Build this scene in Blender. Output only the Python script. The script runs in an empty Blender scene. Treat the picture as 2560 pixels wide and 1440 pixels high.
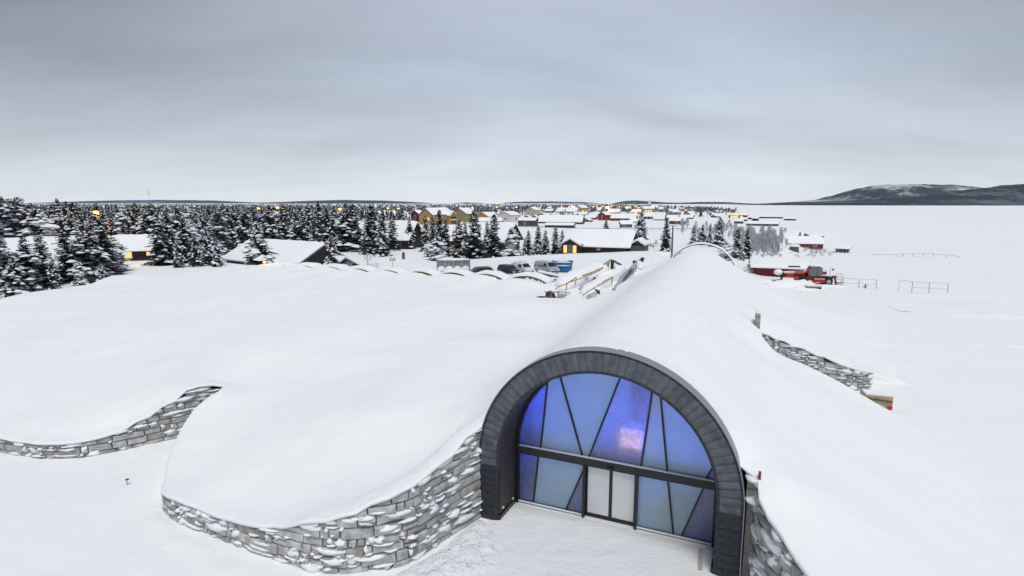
import bpy, math, random
import numpy as np
from mathutils import Vector, Matrix, noise
from mathutils.geometry import delaunay_2d_cdt

# ============================================================ camera, sky, sun, exposure
F_PX = 1400.0; CAM_H = 14.0; PITCH = math.atan(214 / F_PX)
scn = bpy.context.scene
COL = scn.collection
cam = bpy.data.cameras.new('camera'); cam.sensor_width = 36.0; cam.lens = F_PX / 2560 * 36.0
cam.clip_start = 0.1; cam.clip_end = 30000
camo = bpy.data.objects.new('camera', cam); COL.objects.link(camo)
camo.location = (0, 0, CAM_H); camo.rotation_euler = (math.pi / 2 - PITCH, 0, 0)
scn.camera = camo

SUN_EL, SUN_AZ = math.radians(66), math.radians(172)      # azimuth from +Y towards +X
w = bpy.data.worlds.new("World"); scn.world = w; w.use_nodes = True
nt = w.node_tree; nt.nodes.clear()
def N_(t, **k):
    n = nt.nodes.new(t)
    for a, b in k.items(): setattr(n, a, b)
    return n
sky = N_('ShaderNodeTexSky'); sky.sky_type = 'NISHITA'; sky.sun_disc = False
sky.sun_elevation = SUN_EL; sky.sun_rotation = SUN_AZ
tc = N_('ShaderNodeTexCoord')
sep = N_('ShaderNodeSeparateXYZ'); nt.links.new(tc.outputs['Generated'], sep.inputs[0])
# cloud deck: project direction on a plane overhead so that streaks flatten towards the horizon
def math_(op, a, b=None, c=None):
    n = N_('ShaderNodeMath', operation=op)
    for i, v in enumerate((a, b, c)):
        if v is None: continue
        if isinstance(v, (int, float)): n.inputs[i].default_value = v
        else: nt.links.new(v, n.inputs[i])
    return n.outputs[0]
zc = math_('MAXIMUM', sep.outputs['Z'], 0.0)
den = math_('ADD', zc, 0.20)
u = math_('DIVIDE', sep.outputs['X'], den); v = math_('DIVIDE', sep.outputs['Y'], den)
comb = N_('ShaderNodeCombineXYZ'); nt.links.new(u, comb.inputs[0]); nt.links.new(v, comb.inputs[1])
mp = N_('ShaderNodeMapping'); mp.inputs['Rotation'].default_value = (0, 0, math.radians(24)); mp.inputs['Scale'].default_value = (0.36, 0.8, 1)
nt.links.new(comb.outputs[0], mp.inputs[0])
n1 = N_('ShaderNodeTexNoise'); n1.inputs['Scale'].default_value = 1.0; n1.inputs['Detail'].default_value = 6; n1.inputs['Roughness'].default_value = 0.48; n1.inputs['Distortion'].default_value = 0.9
nt.links.new(mp.outputs[0], n1.inputs['Vector'])
n2 = N_('ShaderNodeTexNoise'); n2.inputs['Scale'].default_value = 3.2; n2.inputs['Detail'].default_value = 5; n2.inputs['Roughness'].default_value = 0.5
nt.links.new(mp.outputs[0], n2.inputs['Vector'])
cl = math_('ADD', math_('MULTIPLY', n1.outputs['Fac'], 0.75), math_('MULTIPLY', n2.outputs['Fac'], 0.25))
ramp = N_('ShaderNodeValToRGB')          # colour by height above the horizon
e = ramp.color_ramp.elements
def lin(r, g, b): return tuple((x / 255 / 12.92 if x / 255 <= .04045 else ((x / 255 + .055) / 1.055) ** 2.4) for x in (r, g, b)) + (1,)
for i, (p, c) in enumerate([(0.0, lin(226, 229, 231)), (0.03, lin(220, 225, 230)), (0.09, lin(203, 211, 221)), (0.2, lin(191, 202, 218)), (0.33, lin(188, 198, 214)), (0.47, lin(172, 184, 204)), (1.0, lin(158, 172, 198))]):
    el = e[i] if i < 2 else e.new(p)
    el.position = p; el.color = c
nt.links.new(zc, ramp.inputs[0])
# cloud brightness modulation, weaker right at the horizon
low = math_('MINIMUM', math_('MULTIPLY', zc, 7.0), 1.0)
x2 = math_('MINIMUM', math_('MULTIPLY', sep.outputs['X'], sep.outputs['X']), 0.42)
xx_ = math_('MAXIMUM', math_('MINIMUM', sep.outputs['X'], 0.65), -0.65)
lean = math_('ADD', math_('ADD', 0.11, math_('MULTIPLY', x2, 1.40)), math_('MULTIPLY', xx_, -0.24))  # corner dimming, partly lens vignette put into the sky
west = math_('MULTIPLY', lean, math_('MINIMUM', math_('MULTIPLY', zc, 2.6), 1.0))
mod0 = math_('MULTIPLY_ADD', math_('MULTIPLY', math_('SUBTRACT', cl, 0.5), math_('MULTIPLY_ADD', low, .7, .3)), 1.05, 1.06)
mod = math_('MULTIPLY', mod0, math_('SUBTRACT', 1.0, west))
mixm = N_('ShaderNodeMix', data_type='RGBA', blend_type='MULTIPLY'); mixm.inputs[0].default_value = 1.0
cc = N_('ShaderNodeCombineColor')
for k in range(3): nt.links.new(mod, cc.inputs[k])
nt.links.new(ramp.outputs[0], mixm.inputs[6]); nt.links.new(cc.outputs[0], mixm.inputs[7])
# darker upper corners, most to the west: thick cloud plus painted-in vignette
sk = N_('ShaderNodeMix', data_type='RGBA', blend_type='MIX'); sk.inputs[0].default_value = 0.0015
nt.links.new(mixm.outputs[2], sk.inputs[6]); nt.links.new(sky.outputs[0], sk.inputs[7])
bg = N_('ShaderNodeBackground'); bg.inputs['Strength'].default_value = 1.0
nt.links.new(sk.outputs[2], bg.inputs[0])
out = N_('ShaderNodeOutputWorld'); nt.links.new(bg.outputs[0], out.inputs[0])

sl = bpy.data.lights.new('sun', 'SUN'); sl.energy = 2.1; sl.angle = math.radians(28); sl.color = (1.0, 0.97, 0.885)
so = bpy.data.objects.new('sun', sl); COL.objects.link(so)
d = Vector((math.sin(SUN_AZ) * math.cos(SUN_EL), math.cos(SUN_AZ) * math.cos(SUN_EL), math.sin(SUN_EL)))
so.rotation_euler = d.to_track_quat('Z', 'Y').to_euler()
scn.view_settings.view_transform = 'Standard'; scn.view_settings.look = 'None'
scn.view_settings.gamma = 1; scn.view_settings.use_curve_mapping = False; scn.view_settings.exposure = 0.0
scn.render.engine = 'CYCLES'
scn.cycles.max_bounces = 6; scn.cycles.diffuse_bounces = 3; scn.cycles.glossy_bounces = 2
scn.cycles.transmission_bounces = 4; scn.cycles.transparent_max_bounces = 6
scn.cycles.use_denoising = True; scn.cycles.sample_clamp_indirect = 4

# ============================================================ helpers
random.seed(7)
R = math.radians
def tag(o, label=None, cat=None, group=None, kind=None):
    if label: o['label'] = label
    if cat: o['category'] = cat
    if group: o['group'] = group
    if kind: o['kind'] = kind
    return o
def empty(name, loc=(0, 0, 0), rz=0.0, label=None, cat=None, group=None):
    o = bpy.data.objects.new(name, None); COL.objects.link(o)
    o.location = loc; o.rotation_euler = (0, 0, rz); o.empty_display_size = .3
    return tag(o, label, cat, group)
class MB:
    def __init__(s): s.v = []; s.f = []; s.m = []
    def add(s, vs, fs, mi=0):
        b = len(s.v); s.v += [tuple(q) for q in vs]
        for f in fs: s.f.append(tuple(b + i for i in f)); s.m.append(mi)
        return s
    def box(s, c, d, rz=0.0, mi=0, M=None):
        x, y, z = d[0] / 2, d[1] / 2, d[2] / 2
        vs = [Vector((a * x, b * y, q * z)) for q in (-1, 1) for a, b in ((-1, -1), (1, -1), (1, 1), (-1, 1))]
        if M is None: M = Matrix.Rotation(rz, 3, 'Z')
        vs = [M @ q + Vector(c) for q in vs]
        return s.add(vs, [(3, 2, 1, 0), (4, 5, 6, 7), (0, 1, 5, 4), (1, 2, 6, 5), (2, 3, 7, 6), (3, 0, 4, 7)], mi)
    def bar(s, a, b, wd, th=None, mi=0, up=(0, 0, 1)):
        a, b = Vector(a), Vector(b); d = b - a
        if d.length < 1e-6: return s
        th = th or wd; x = d.normalized(); u = Vector(up)
        if abs(x.dot(u)) > .98: u = Vector((0, 1, 0))
        y = u.cross(x).normalized(); z = x.cross(y)
        M = Matrix((x, y, z)).transposed()
        return s.box((a + b) / 2, (d.length, wd, th), mi=mi, M=M)
    def tube(s, pts, rad, n=6, mi=0, cap=True):
        pts = [Vector(p) for p in pts]; rings = []
        if isinstance(rad, (int, float)): rad = [rad] * len(pts)
        b = len(s.v)
        for i, p in enumerate(pts):
            d = (pts[min(i + 1, len(pts) - 1)] - pts[max(i - 1, 0)]).normalized()
            u = Vector((0, 0, 1)) if abs(d.z) < .9 else Vector((1, 0, 0))
            x = d.cross(u).normalized(); y = d.cross(x)
            for k in range(n):
                a = 2 * math.pi * k / n
                s.v.append(tuple(p + (x * math.cos(a) + y * math.sin(a)) * rad[i]))
        for i in range(len(pts) - 1):
            for k in range(n):
                s.f.append((b + i * n + k, b + i * n + (k + 1) % n, b + (i + 1) * n + (k + 1) % n, b + (i + 1) * n + k)); s.m.append(mi)
        if cap:
            s.f.append(tuple(b + k for k in range(n))); s.m.append(mi)
            s.f.append(tuple(b + (len(pts) - 1) * n + k for k in range(n))); s.m.append(mi)
        return s
    def chevron(s, y0, z0, ym, zm, y1, z1, th, x0, x1, ax='x'):
        s.prism([(y0, z0), (ym, zm), (ym, zm + th), (y0, z0 + th)], ax, x0, x1)
        s.prism([(ym, zm), (y1, z1), (y1, z1 + th), (ym, zm + th)], ax, x0, x1); return s
    def prism(s, poly, ax, t0, t1, mi=0):
        """poly: 2-D points; ax 'y': points are (x,z) extruded along y; 'x': (y,z) along x; 'z': (x,y) along z"""
        def P(p, t): return {'y': (p[0], t, p[1]), 'x': (t, p[0], p[1]), 'z': (p[0], p[1], t)}[ax]
        n = len(poly); vs = [P(p, t0) for p in poly] + [P(p, t1) for p in poly]
        fs = [tuple(range(n))[::-1], tuple(range(n, 2 * n))] + [(i, (i + 1) % n, n + (i + 1) % n, n + i) for i in range(n)]
        return s.add(vs, fs, mi)
    def sphere(s, c, r, n=8, m=5, mi=0, sq=(1, 1, 1)):
        b = len(s.v)
        for j in range(m + 1):
            th = math.pi * j / m
            for i in range(n):
                a = 2 * math.pi * i / n
                s.v.append((c[0] + r * sq[0] * math.sin(th) * math.cos(a), c[1] + r * sq[1] * math.sin(th) * math.sin(a), c[2] + r * sq[2] * math.cos(th)))
        for j in range(m):
            for i in range(n):
                s.f.append((b + j * n + i, b + (j + 1) * n + i, b + (j + 1) * n + (i + 1) % n, b + j * n + (i + 1) % n)); s.m.append(mi)
        return s
    def mesh(s, name, mats, smooth=False):
        me = bpy.data.meshes.new(name); me.from_pydata(s.v, [], s.f)
        if not isinstance(mats, (list, tuple)): mats = [mats]
        for m in mats: me.materials.append(m)
        if len(mats) > 1: me.polygons.foreach_set('material_index', s.m)
        if smooth: me.polygons.foreach_set('use_smooth', [True] * len(s.f))
        me.update(); return me
    def build(s, name, mats, parent=None, smooth=False, **t):
        o = bpy.data.objects.new(name, s.mesh(name, mats, smooth)); COL.objects.link(o)
        if parent is not None: o.parent = parent
        return tag(o, **t)
def copy_tree(o, parent=None):
    c = o.copy(); COL.objects.link(c)
    if parent is not None: c.parent = parent
    for ch in o.children: copy_tree(ch, c)
    return c

# pixel of the photograph -> point of the place (used to survey positions)
_c, _s = math.cos(PITCH), math.sin(PITCH)
def ray(px, py):
    u = px - 1280; v = py - 720
    return (u, F_PX * _c - v * _s, -(F_PX * _s + v * _c))
def at(px, py, z=0.0):
    r = ray(px, py); t = (z - CAM_H) / r[2]; return Vector((r[0] * t, r[1] * t, z))
def atY(px, py, Y):
    r = ray(px, py); t = Y / r[1]; return Vector((r[0] * t, Y, CAM_H + r[2] * t))
# building frame: s to the right along the glass front, t into the hall
O2 = (-0.53, 23.06); AB = R(-23.6); SX = (math.cos(AB), math.sin(AB)); TX = (-SX[1], SX[0])
def W(s, t, z=0.0): return Vector((O2[0] + s * SX[0] + t * TX[0], O2[1] + s * SX[1] + t * TX[1], z))
def toB(x, y): dx, dy = x - O2[0], y - O2[1]; return (dx * SX[0] + dy * SX[1], dx * TX[0] + dy * TX[1])
def sstep(x): x = max(0.0, min(1.0, x)); return x * x * (3 - 2 * x)
def interp(x, xs, ys):
    return float(np.interp(x, xs, ys))

# ============================================================ materials
def mat(name, col, rough=.6, var=0.0, scale=5.0, bump=0.0, bscale=None, metal=0.0, emit=None, es=0.0, spec=.5, detail=4, col2=None, wave=None):
    m = bpy.data.materials.new(name); m.use_nodes = True
    t = m.node_tree; p = t.nodes['Principled BSDF']
    p.inputs['Base Color'].default_value = (*col, 1); p.inputs['Roughness'].default_value = rough
    p.inputs['Metallic'].default_value = metal; p.inputs['Specular IOR Level'].default_value = spec
    if emit: p.inputs['Emission Color'].default_value = (*emit, 1); p.inputs['Emission Strength'].default_value = es
    if var or bump or col2 or wave:
        tcn = t.nodes.new('ShaderNodeTexCoord')
        nz = t.nodes.new('ShaderNodeTexNoise'); nz.inputs['Scale'].default_value = scale; nz.inputs['Detail'].default_value = detail
        t.links.new(tcn.outputs['Object'], nz.inputs['Vector'])
        if var or col2:
            mx = t.nodes.new('ShaderNodeValToRGB')
            c2 = col2 or tuple(max(0, c * (1 - var)) for c in col); c1 = col if col2 else tuple(min(1, c * (1 + var * .6)) for c in col)
            mx.color_ramp.elements[0].position = .35; mx.color_ramp.elements[1].position = .65
            mx.color_ramp.elements[0].color = (*c2, 1); mx.color_ramp.elements[1].color = (*c1, 1)
            t.links.new(nz.outputs['Fac'], mx.inputs[0]); t.links.new(mx.outputs[0], p.inputs['Base Color'])
        hsrc = None
        if wave:
            wv = t.nodes.new('ShaderNodeTexWave'); wv.bands_direction = wave[0]; wv.inputs['Scale'].default_value = wave[1]
            wv.inputs['Distortion'].default_value = .4; t.links.new(tcn.outputs['Object'], wv.inputs['Vector']); hsrc = wv.outputs['Fac']
        if bump or wave:
            bp = t.nodes.new('ShaderNodeBump'); bp.inputs['Strength'].default_value = min(1, bump or .4); bp.inputs['Distance'].default_value = .05
            if hsrc is None:
                nb = t.nodes.new('ShaderNodeTexNoise'); nb.inputs['Scale'].default_value = bscale or scale; nb.inputs['Detail'].default_value = 6
                t.links.new(tcn.outputs['Object'], nb.inputs['Vector']); hsrc = nb.outputs['Fac']
            t.links.new(hsrc, bp.inputs['Height']); t.links.new(bp.outputs[0], p.inputs['Normal'])
    return m
def snow_mat(name, col, bump_list, rough=.75):
    """snow with several scales of soft relief in world space"""
    m = bpy.data.materials.new(name); m.use_nodes = True
    t = m.node_tree; p = t.nodes['Principled BSDF']; p.inputs['Base Color'].default_value = (*col, 1); p.inputs['Roughness'].default_value = rough
    p.inputs['Specular IOR Level'].default_value = .25
    g = t.nodes.new('ShaderNodeNewGeometry'); prev = None
    for sc, st, dist, stretch in bump_list:
        mpn = t.nodes.new('ShaderNodeMapping'); mpn.inputs['Scale'].default_value = stretch; t.links.new(g.outputs['Position'], mpn.inputs[0])
        nz = t.nodes.new('ShaderNodeTexNoise'); nz.inputs['Scale'].default_value = sc; nz.inputs['Detail'].default_value = 4; t.links.new(mpn.outputs[0], nz.inputs['Vector'])
        bp = t.nodes.new('ShaderNodeBump'); bp.inputs['Strength'].default_value = st; bp.inputs['Distance'].default_value = dist
        t.links.new(nz.outputs['Fac'], bp.inputs['Height'])
        if prev: t.links.new(prev, bp.inputs['Normal'])
        prev = bp.outputs[0]
    if prev: t.links.new(prev, p.inputs['Normal'])
    nz = t.nodes.new('ShaderNodeTexNoise'); nz.inputs['Scale'].default_value = .35; nz.inputs['Detail'].default_value = 5; t.links.new(g.outputs['Position'], nz.inputs['Vector'])
    cr = t.nodes.new('ShaderNodeValToRGB'); cr.color_ramp.elements[0].position = .3; cr.color_ramp.elements[1].position = .7
    cr.color_ramp.elements[0].color = (col[0] * .975, col[1] * .98, col[2] * .985, 1); cr.color_ramp.elements[1].color = (*col, 1)
    t.links.new(nz.outputs['Fac'], cr.inputs[0]); t.links.new(cr.outputs[0], p.inputs['Base Color'])
    return m
SNOWC = (.885, .893, .90)
M = {}
M['snow_roof'] = snow_mat('snow_roof', SNOWC, [(.25, .4, .7, (1, 1, 1)), (1.1, .22, .16, (1, 1.4, 1)), (4, .16, .05, (1, 1, 1)), (18, .2, .015, (1, 1, 1))])
M['snow_ground'] = snow_mat('snow_ground', SNOWC, [(.12, .3, .9, (.7, 1.2, 1)), (.7, .2, .2, (.8, 1.2, 1)), (2.5, .25, .08, (1, 1, 1)), (12, .25, .03, (1, 1, 1))])
M['snow'] = snow_mat('snow', (.88, .89, .91), [(2.5, .3, .08, (1, 1, 1))])
M['snow_bank'] = snow_mat('snow_bank', (.80, .82, .85), [(.7, .8, .5, (1, 1, 1.5)), (3, .7, .2, (1, 1, 2)), (9, .4, .05, (1, 1, 1))])
M['packed'] = snow_mat('packed_snow', (.80, .81, .825), [(1.6, .6, .15, (1, 1, 1)), (9, .8, .05, (1, 1, 1)), (30, .6, .02, (1, 1, 1))])
M['rough_snow'] = snow_mat('rough_snow', (.84, .85, .875), [(2.4, .9, .25, (1, 1, 1)), (9, .9, .08, (1, 1, 1))])
M['needles_frost'] = mat('frosted_needles', (.13, .14, .145), .85, var=.4, scale=3, spec=.2)
M['needles'] = mat('spruce_needles', (.032, .039, .034), .8, var=.5, scale=3, spec=.2)
M['needles_olive'] = mat('spruce_needles_olive', (.055, .047, .024), .8, var=.5, scale=3, spec=.2)
M['tree_snow'] = mat('tree_snow', (.80, .82, .86), .8, spec=.2)
M['bark'] = mat('bark', (.06, .045, .035), .9, var=.4, scale=6)
M['frost_twig'] = mat('frosted_twig', (.50, .49, .52), .9, var=.25, scale=2)
M['dark_twig'] = mat('dark_twig', (.16, .13, .13), .9, var=.3, scale=2)
M['stone'] = mat('stone_block', (.50, .495, .485), .85, var=.28, scale=2.3, bump=.7, bscale=7)
M['stone_b'] = mat('stone_block_grey', (.45, .45, .455), .85, var=.3, scale=3.1, bump=.7, bscale=9)
M['stone_c'] = mat('stone_block_brown', (.37, .355, .335), .88, var=.3, scale=2.7, bump=.7, bscale=8)
M['mortar'] = mat('wall_core', (.13, .125, .12), .95)
M['clad'] = mat('zinc_cladding', (.040, .044, .052), .55, var=.35, scale=7, bump=.15, bscale=40, metal=.25)
M['clad_dark'] = mat('zinc_cladding_dark', (.028, .031, .040), .55, var=.4, scale=9, bump=.2, bscale=50, metal=.25)
M['clad_frost'] = mat('frosted_cladding', (.10, .11, .13), .75, var=.3, scale=2.5, bump=.2, bscale=40)
M['reveal'] = mat('reveal_panel', (.055, .044, .042), .6, var=.3, scale=9, bump=.2, bscale=60)
M['black'] = mat('black_frame', (.008, .009, .013), .4)
M['steel'] = mat('grey_steel', (.30, .32, .35), .5, metal=.4)
M['galv'] = mat('galvanised_tube', (.52, .54, .59), .5, metal=.3)
M['concrete'] = mat('concrete', (.28, .265, .24), .9, var=.25, scale=5, bump=.3)
M['rust'] = mat('rusty_steel', (.17, .065, .03), .9, var=.4, scale=8)
M['wood'] = mat('raw_timber', (.48, .34, .2), .8, var=.2, scale=5)
M['ply'] = mat('plywood', (.42, .32, .19), .8, var=.2, scale=4)
M['olive'] = mat('olive_wood', (.14, .12, .055), .85, var=.5, scale=4)
M['brownwall'] = mat('brown_boards', (.045, .028, .024), .85, var=.35, scale=5, wave=('X', 6))
M['greywood'] = mat('weathered_boards', (.12, .11, .105), .9, var=.35, scale=4, wave=('X', 6))
M['red'] = mat('red_boards', (.26, .028, .035), .85, var=.3, scale=5, wave=('X', 5))
M['maroon'] = mat('maroon_boards', (.10, .018, .024), .85, var=.3, scale=4, wave=('X', 5))
M['plum'] = mat('faded_plum_boards', (.12, .065, .075), .9, var=.35, scale=3, wave=('X', 5))
M['yellow'] = mat('yellow_boards', (.42, .26, .085), .85, var=.15, scale=3, wave=('X', 4))
M['mustard'] = mat('mustard_boards', (.38, .20, .05), .85, var=.15, scale=3, wave=('X', 4))
M['tan'] = mat('olive_yellow_boards', (.33, .25, .12), .85, var=.2, scale=3, wave=('X', 4))
M['cream'] = mat('cream_boards', (.52, .46, .34), .85, var=.12, scale=3)
M['white'] = mat('white_boards', (.66, .65, .63), .8, var=.08, scale=3)
M['pink'] = mat('pink_red_boards', (.45, .18, .15), .85, var=.2, scale=3)
M['dkroof'] = mat('dark_roof_edge', (.035, .035, .04), .8)
M['bluefascia'] = mat('blue_grey_fascia', (.12, .16, .26), .7)
M['wtrim'] = mat('white_trim', (.75, .75, .73), .6)
M['pane'] = mat('window_pane', (.03, .035, .045), .15)
M['lit'] = mat('lit_window', (.5, .3, .1), .4, emit=(1, .45, .1), es=1.5)
M['lamp'] = mat('sodium_lamp', (.9, .5, .2), .4, emit=(1, .27, .035), es=6)
M['lampb'] = mat('bright_flood_lamp', (.9, .6, .3), .4, emit=(1, .45, .14), es=9)
M['lampy'] = mat('yellow_lamp', (.9, .6, .1), .4, emit=(1, .5, .06), es=3)
M['silver'] = mat('silver_paint', (.42, .45, .49), .35, metal=.35)
M['whitep'] = mat('white_paint', (.72, .73, .75), .35)
M['darkp'] = mat('dark_paint', (.03, .035, .045), .3)
M['blackp'] = mat('black_paint', (.015, .016, .02), .3)
M['autoglass'] = mat('car_glass', (.02, .028, .03), .08)
M['tyre'] = mat('tyre', (.012, .012, .013), .85)
M['rim'] = mat('wheel_rim', (.35, .36, .38), .4, metal=.6)
M['headl'] = mat('headlight_glass', (.75, .77, .8), .15)
M['blueskip'] = mat('blue_steel', (.01, .14, .36), .5, var=.2, scale=3)
M['bluetarp'] = mat('blue_panel', (.008, .105, .22), .5, var=.2, scale=3)
M['redp'] = mat('red_machine_paint', (.42, .012, .022), .4)
M['tarp_black'] = mat('black_tarpaulin', (.03, .032, .042), .35, var=.5, scale=2, bump=.8, bscale=3)
M['tarp_grey'] = mat('grey_tarpaulin', (.42, .46, .50), .5, var=.2, scale=2, bump=.6, bscale=3)
M['tarp_white'] = mat('pale_sheeting', (.62, .60, .58), .6, var=.2, scale=2)
M['letter'] = mat('dark_lettering', (.06, .07, .085), .5)
M['cabglass'] = mat('cab_glass', (.10, .16, .17), .12)
M['doorblue'] = mat('blue_grey_door', (.09, .12, .17), .5)
M['orange'] = mat('orange_panel', (.5, .12, .03), .5)
M['redmark'] = mat('red_marking', (.5, .02, .03), .5)
M['water'] = M['snow_ground']

# ============================================================ ground, lake, hills
XS_Y = [0, 60, 107, 147, 260, 430, 1200, 3000, 9000]
XS_X = [22, 25, 44, 72, 150, 225, 446, 640, 900]
def G(x, y):
    """terrain height"""
    m = sstep(((interp(y, XS_Y, XS_X) - x) / (6 + y * .05)) + .5) if y > 0 else 1.0
    z = 2.0 * sstep((y - 58) / 24) * m
    z += -0.02 + (-0.35) * sstep((y - 150) / 60) * (1 - m)
    # meadow rolls
    if 55 < y < 900 and m > .5:
        z += (noise.noise(Vector((x * .02, y * .02, 3))) * .7) * sstep((y - 110) / 60) * m
    if abs(x) < 90 and y < 90:
        z += noise.noise(Vector((x * .12, y * .12, 0))) * .10 + noise.noise(Vector((x * .5, y * .5, 5))) * .03
        sB, tB = toB(x, y)
        if -8 < sB < 12 and tB < 4: z *= .3
    return z
def ground_px(px, py):
    z = 1.0
    for _ in range(6):
        p = at(px, py, z); z = G(p.x, p.y)
    return Vector((p.x, p.y, z))
def on_ground(px, Y):
    X = (px - 1280) / F_PX * (Y * _c + CAM_H * _s * .85)   # level ground a dozen metres below the eye
    return Vector((X, Y, G(X, Y)))
def nonuni(lo, hi, near, growth, c=0.0):
    out = [c]; st = near; q = c
    while q < hi: q += st; st = max(st, abs(q - c) * growth); out.append(min(q, hi))
    st = near; q = c
    while q > lo: q -= st; st = max(st, abs(q - c) * growth); out.insert(0, max(q, lo))
    return out
gx = nonuni(-9000, 9000, 1.2, .05); gy = nonuni(-200, 9500, 1.2, .028, 22)
mb = MB(); nx, ny = len(gx), len(gy)
mb.v = [(x, y, G(x, y) if y < 2500 else G(x, 2500)) for y in gy for x in gx]
mb.f = [(j * nx + i, j * nx + i + 1, (j + 1) * nx + i + 1, (j + 1) * nx + i) for j in range(ny - 1) for i in range(nx - 1)]; mb.m = [0] * len(mb.f)
mb.build('snowy_ground', M['snow_ground'], smooth=True, kind='structure')

def hill_mat(name, dark, snowf, scale=.01, thr=(.45, .62), far=False):
    m = bpy.data.materials.new(name); m.use_nodes = True; t = m.node_tree; p = t.nodes['Principled BSDF']; p.inputs['Roughness'].default_value = .9; p.inputs['Specular IOR Level'].default_value = .1
    g = t.nodes.new('ShaderNodeNewGeometry')
    def nz(sc, st=(1, 1, 1), det=6):
        mm = t.nodes.new('ShaderNodeMapping'); mm.inputs['Scale'].default_value = st; t.links.new(g.outputs['Position'], mm.inputs[0])
        q = t.nodes.new('ShaderNodeTexNoise'); q.inputs['Scale'].default_value = sc; q.inputs['Detail'].default_value = det; q.inputs['Roughness'].default_value = .65; t.links.new(mm.outputs[0], q.inputs['Vector']); return q.outputs['Fac']
    a = nz(scale, (1, .5, 1.5)); b = nz(scale * 12, (1, .4, 1), 2)
    ad = t.nodes.new('ShaderNodeMath'); ad.operation = 'MULTIPLY_ADD'; t.links.new(b, ad.inputs[0]); ad.inputs[1].default_value = .45; t.links.new(a, ad.inputs[2])
    ad2 = t.nodes.new('ShaderNodeMath'); ad2.operation = 'SUBTRACT'; t.links.new(ad.outputs[0], ad2.inputs[0]); ad2.inputs[1].default_value = .225
    cr = t.nodes.new('ShaderNodeValToRGB'); cr.color_ramp.elements[0].position = thr[0]; cr.color_ramp.elements[1].position = thr[1]
    cr.color_ramp.elements[0].color = (*dark, 1); cr.color_ramp.elements[1].color = (*snowf, 1)
    t.links.new(ad2.outputs[0], cr.inputs[0]); t.links.new(cr.outputs[0], p.inputs['Base Color'])
    return m
M['hill_far'] = hill_mat('wooded_hill_far_hazed', (.026, .058, .110), (.10, .17, .27), .0015, (.47, .62))  # blue of the distant air put into forest and snow colours
M['hill_mid'] = hill_mat('wooded_hill_mid_hazed', (.018, .038, .068), (.07, .105, .16), .002, (.45, .68))  # air blue mixed into the colour here too
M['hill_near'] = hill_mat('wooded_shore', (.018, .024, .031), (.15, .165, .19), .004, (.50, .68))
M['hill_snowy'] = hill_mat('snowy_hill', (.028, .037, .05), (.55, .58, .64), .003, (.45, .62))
def ridge(name, pts, Y, m, depth, seed, rough=1.0, n=140):
    """a hill range: outline surveyed at distance Y, falling away in front and behind"""
    xs = [p[0] for p in pts]; ys = [p[1] for p in pts]
    b = MB(); rows = 9; cols = n
    for j in range(rows):
        q = j / (rows - 1)                      # 0 front foot, .55 crest, 1 back foot
        yy = Y + (q - .55) * depth
        hf = math.sin(min(1, q / .55) * math.pi / 2) ** 1.1 if q <= .55 else math.cos((q - .55) / .45 * math.pi / 2)
        for i in range(cols + 1):
            px = xs[0] + (xs[-1] - xs[0]) * i / cols; py = interp(px, xs, ys)
            X = (px - 1280) / F_PX * Y * _c
            hgt = CAM_H + (506 - py) / F_PX * Y * 1.0 + 1
            nn = noise.noise(Vector((px * .05, q * 3, seed))) * .10 + noise.noise(Vector((px * .35, q * 9, seed))) * .02
            z = max(-3, (hgt + 3) * hf * (1 + nn * rough * (1 if q != .55 else .4)) - 3)
            b.v.append((X, yy, z))
    for j in range(rows - 1):
        for i in range(cols):
            b.f.append((j * (cols + 1) + i, j * (cols + 1) + i + 1, (j + 1) * (cols + 1) + i + 1, (j + 1) * (cols + 1) + i)); b.m.append(0)
    return b.build(name, m, smooth=True, kind='structure')
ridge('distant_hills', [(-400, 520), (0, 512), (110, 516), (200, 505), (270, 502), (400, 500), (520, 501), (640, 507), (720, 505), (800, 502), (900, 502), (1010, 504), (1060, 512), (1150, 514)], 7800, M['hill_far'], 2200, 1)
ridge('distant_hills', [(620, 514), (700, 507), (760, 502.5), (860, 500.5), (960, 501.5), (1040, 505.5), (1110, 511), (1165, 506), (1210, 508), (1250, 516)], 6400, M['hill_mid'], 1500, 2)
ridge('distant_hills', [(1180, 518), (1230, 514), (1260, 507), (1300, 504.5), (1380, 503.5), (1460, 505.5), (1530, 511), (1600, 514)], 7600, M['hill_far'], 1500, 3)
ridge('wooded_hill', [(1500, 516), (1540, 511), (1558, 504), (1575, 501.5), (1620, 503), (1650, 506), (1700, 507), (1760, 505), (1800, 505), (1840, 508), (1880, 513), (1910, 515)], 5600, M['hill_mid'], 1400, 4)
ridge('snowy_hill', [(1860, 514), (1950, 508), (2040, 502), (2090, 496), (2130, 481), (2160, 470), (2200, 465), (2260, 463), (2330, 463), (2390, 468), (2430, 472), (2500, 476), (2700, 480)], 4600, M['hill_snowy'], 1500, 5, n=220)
ridge('lake_shore_hills', [(1800, 514), (1900, 511), (2000, 507), (2080, 503), (2200, 499), (2300, 491), (2400, 480), (2480, 470), (2560, 461), (2800, 440), (3300, 430)], 3300, M['hill_near'], 1300, 6, n=260)

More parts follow.
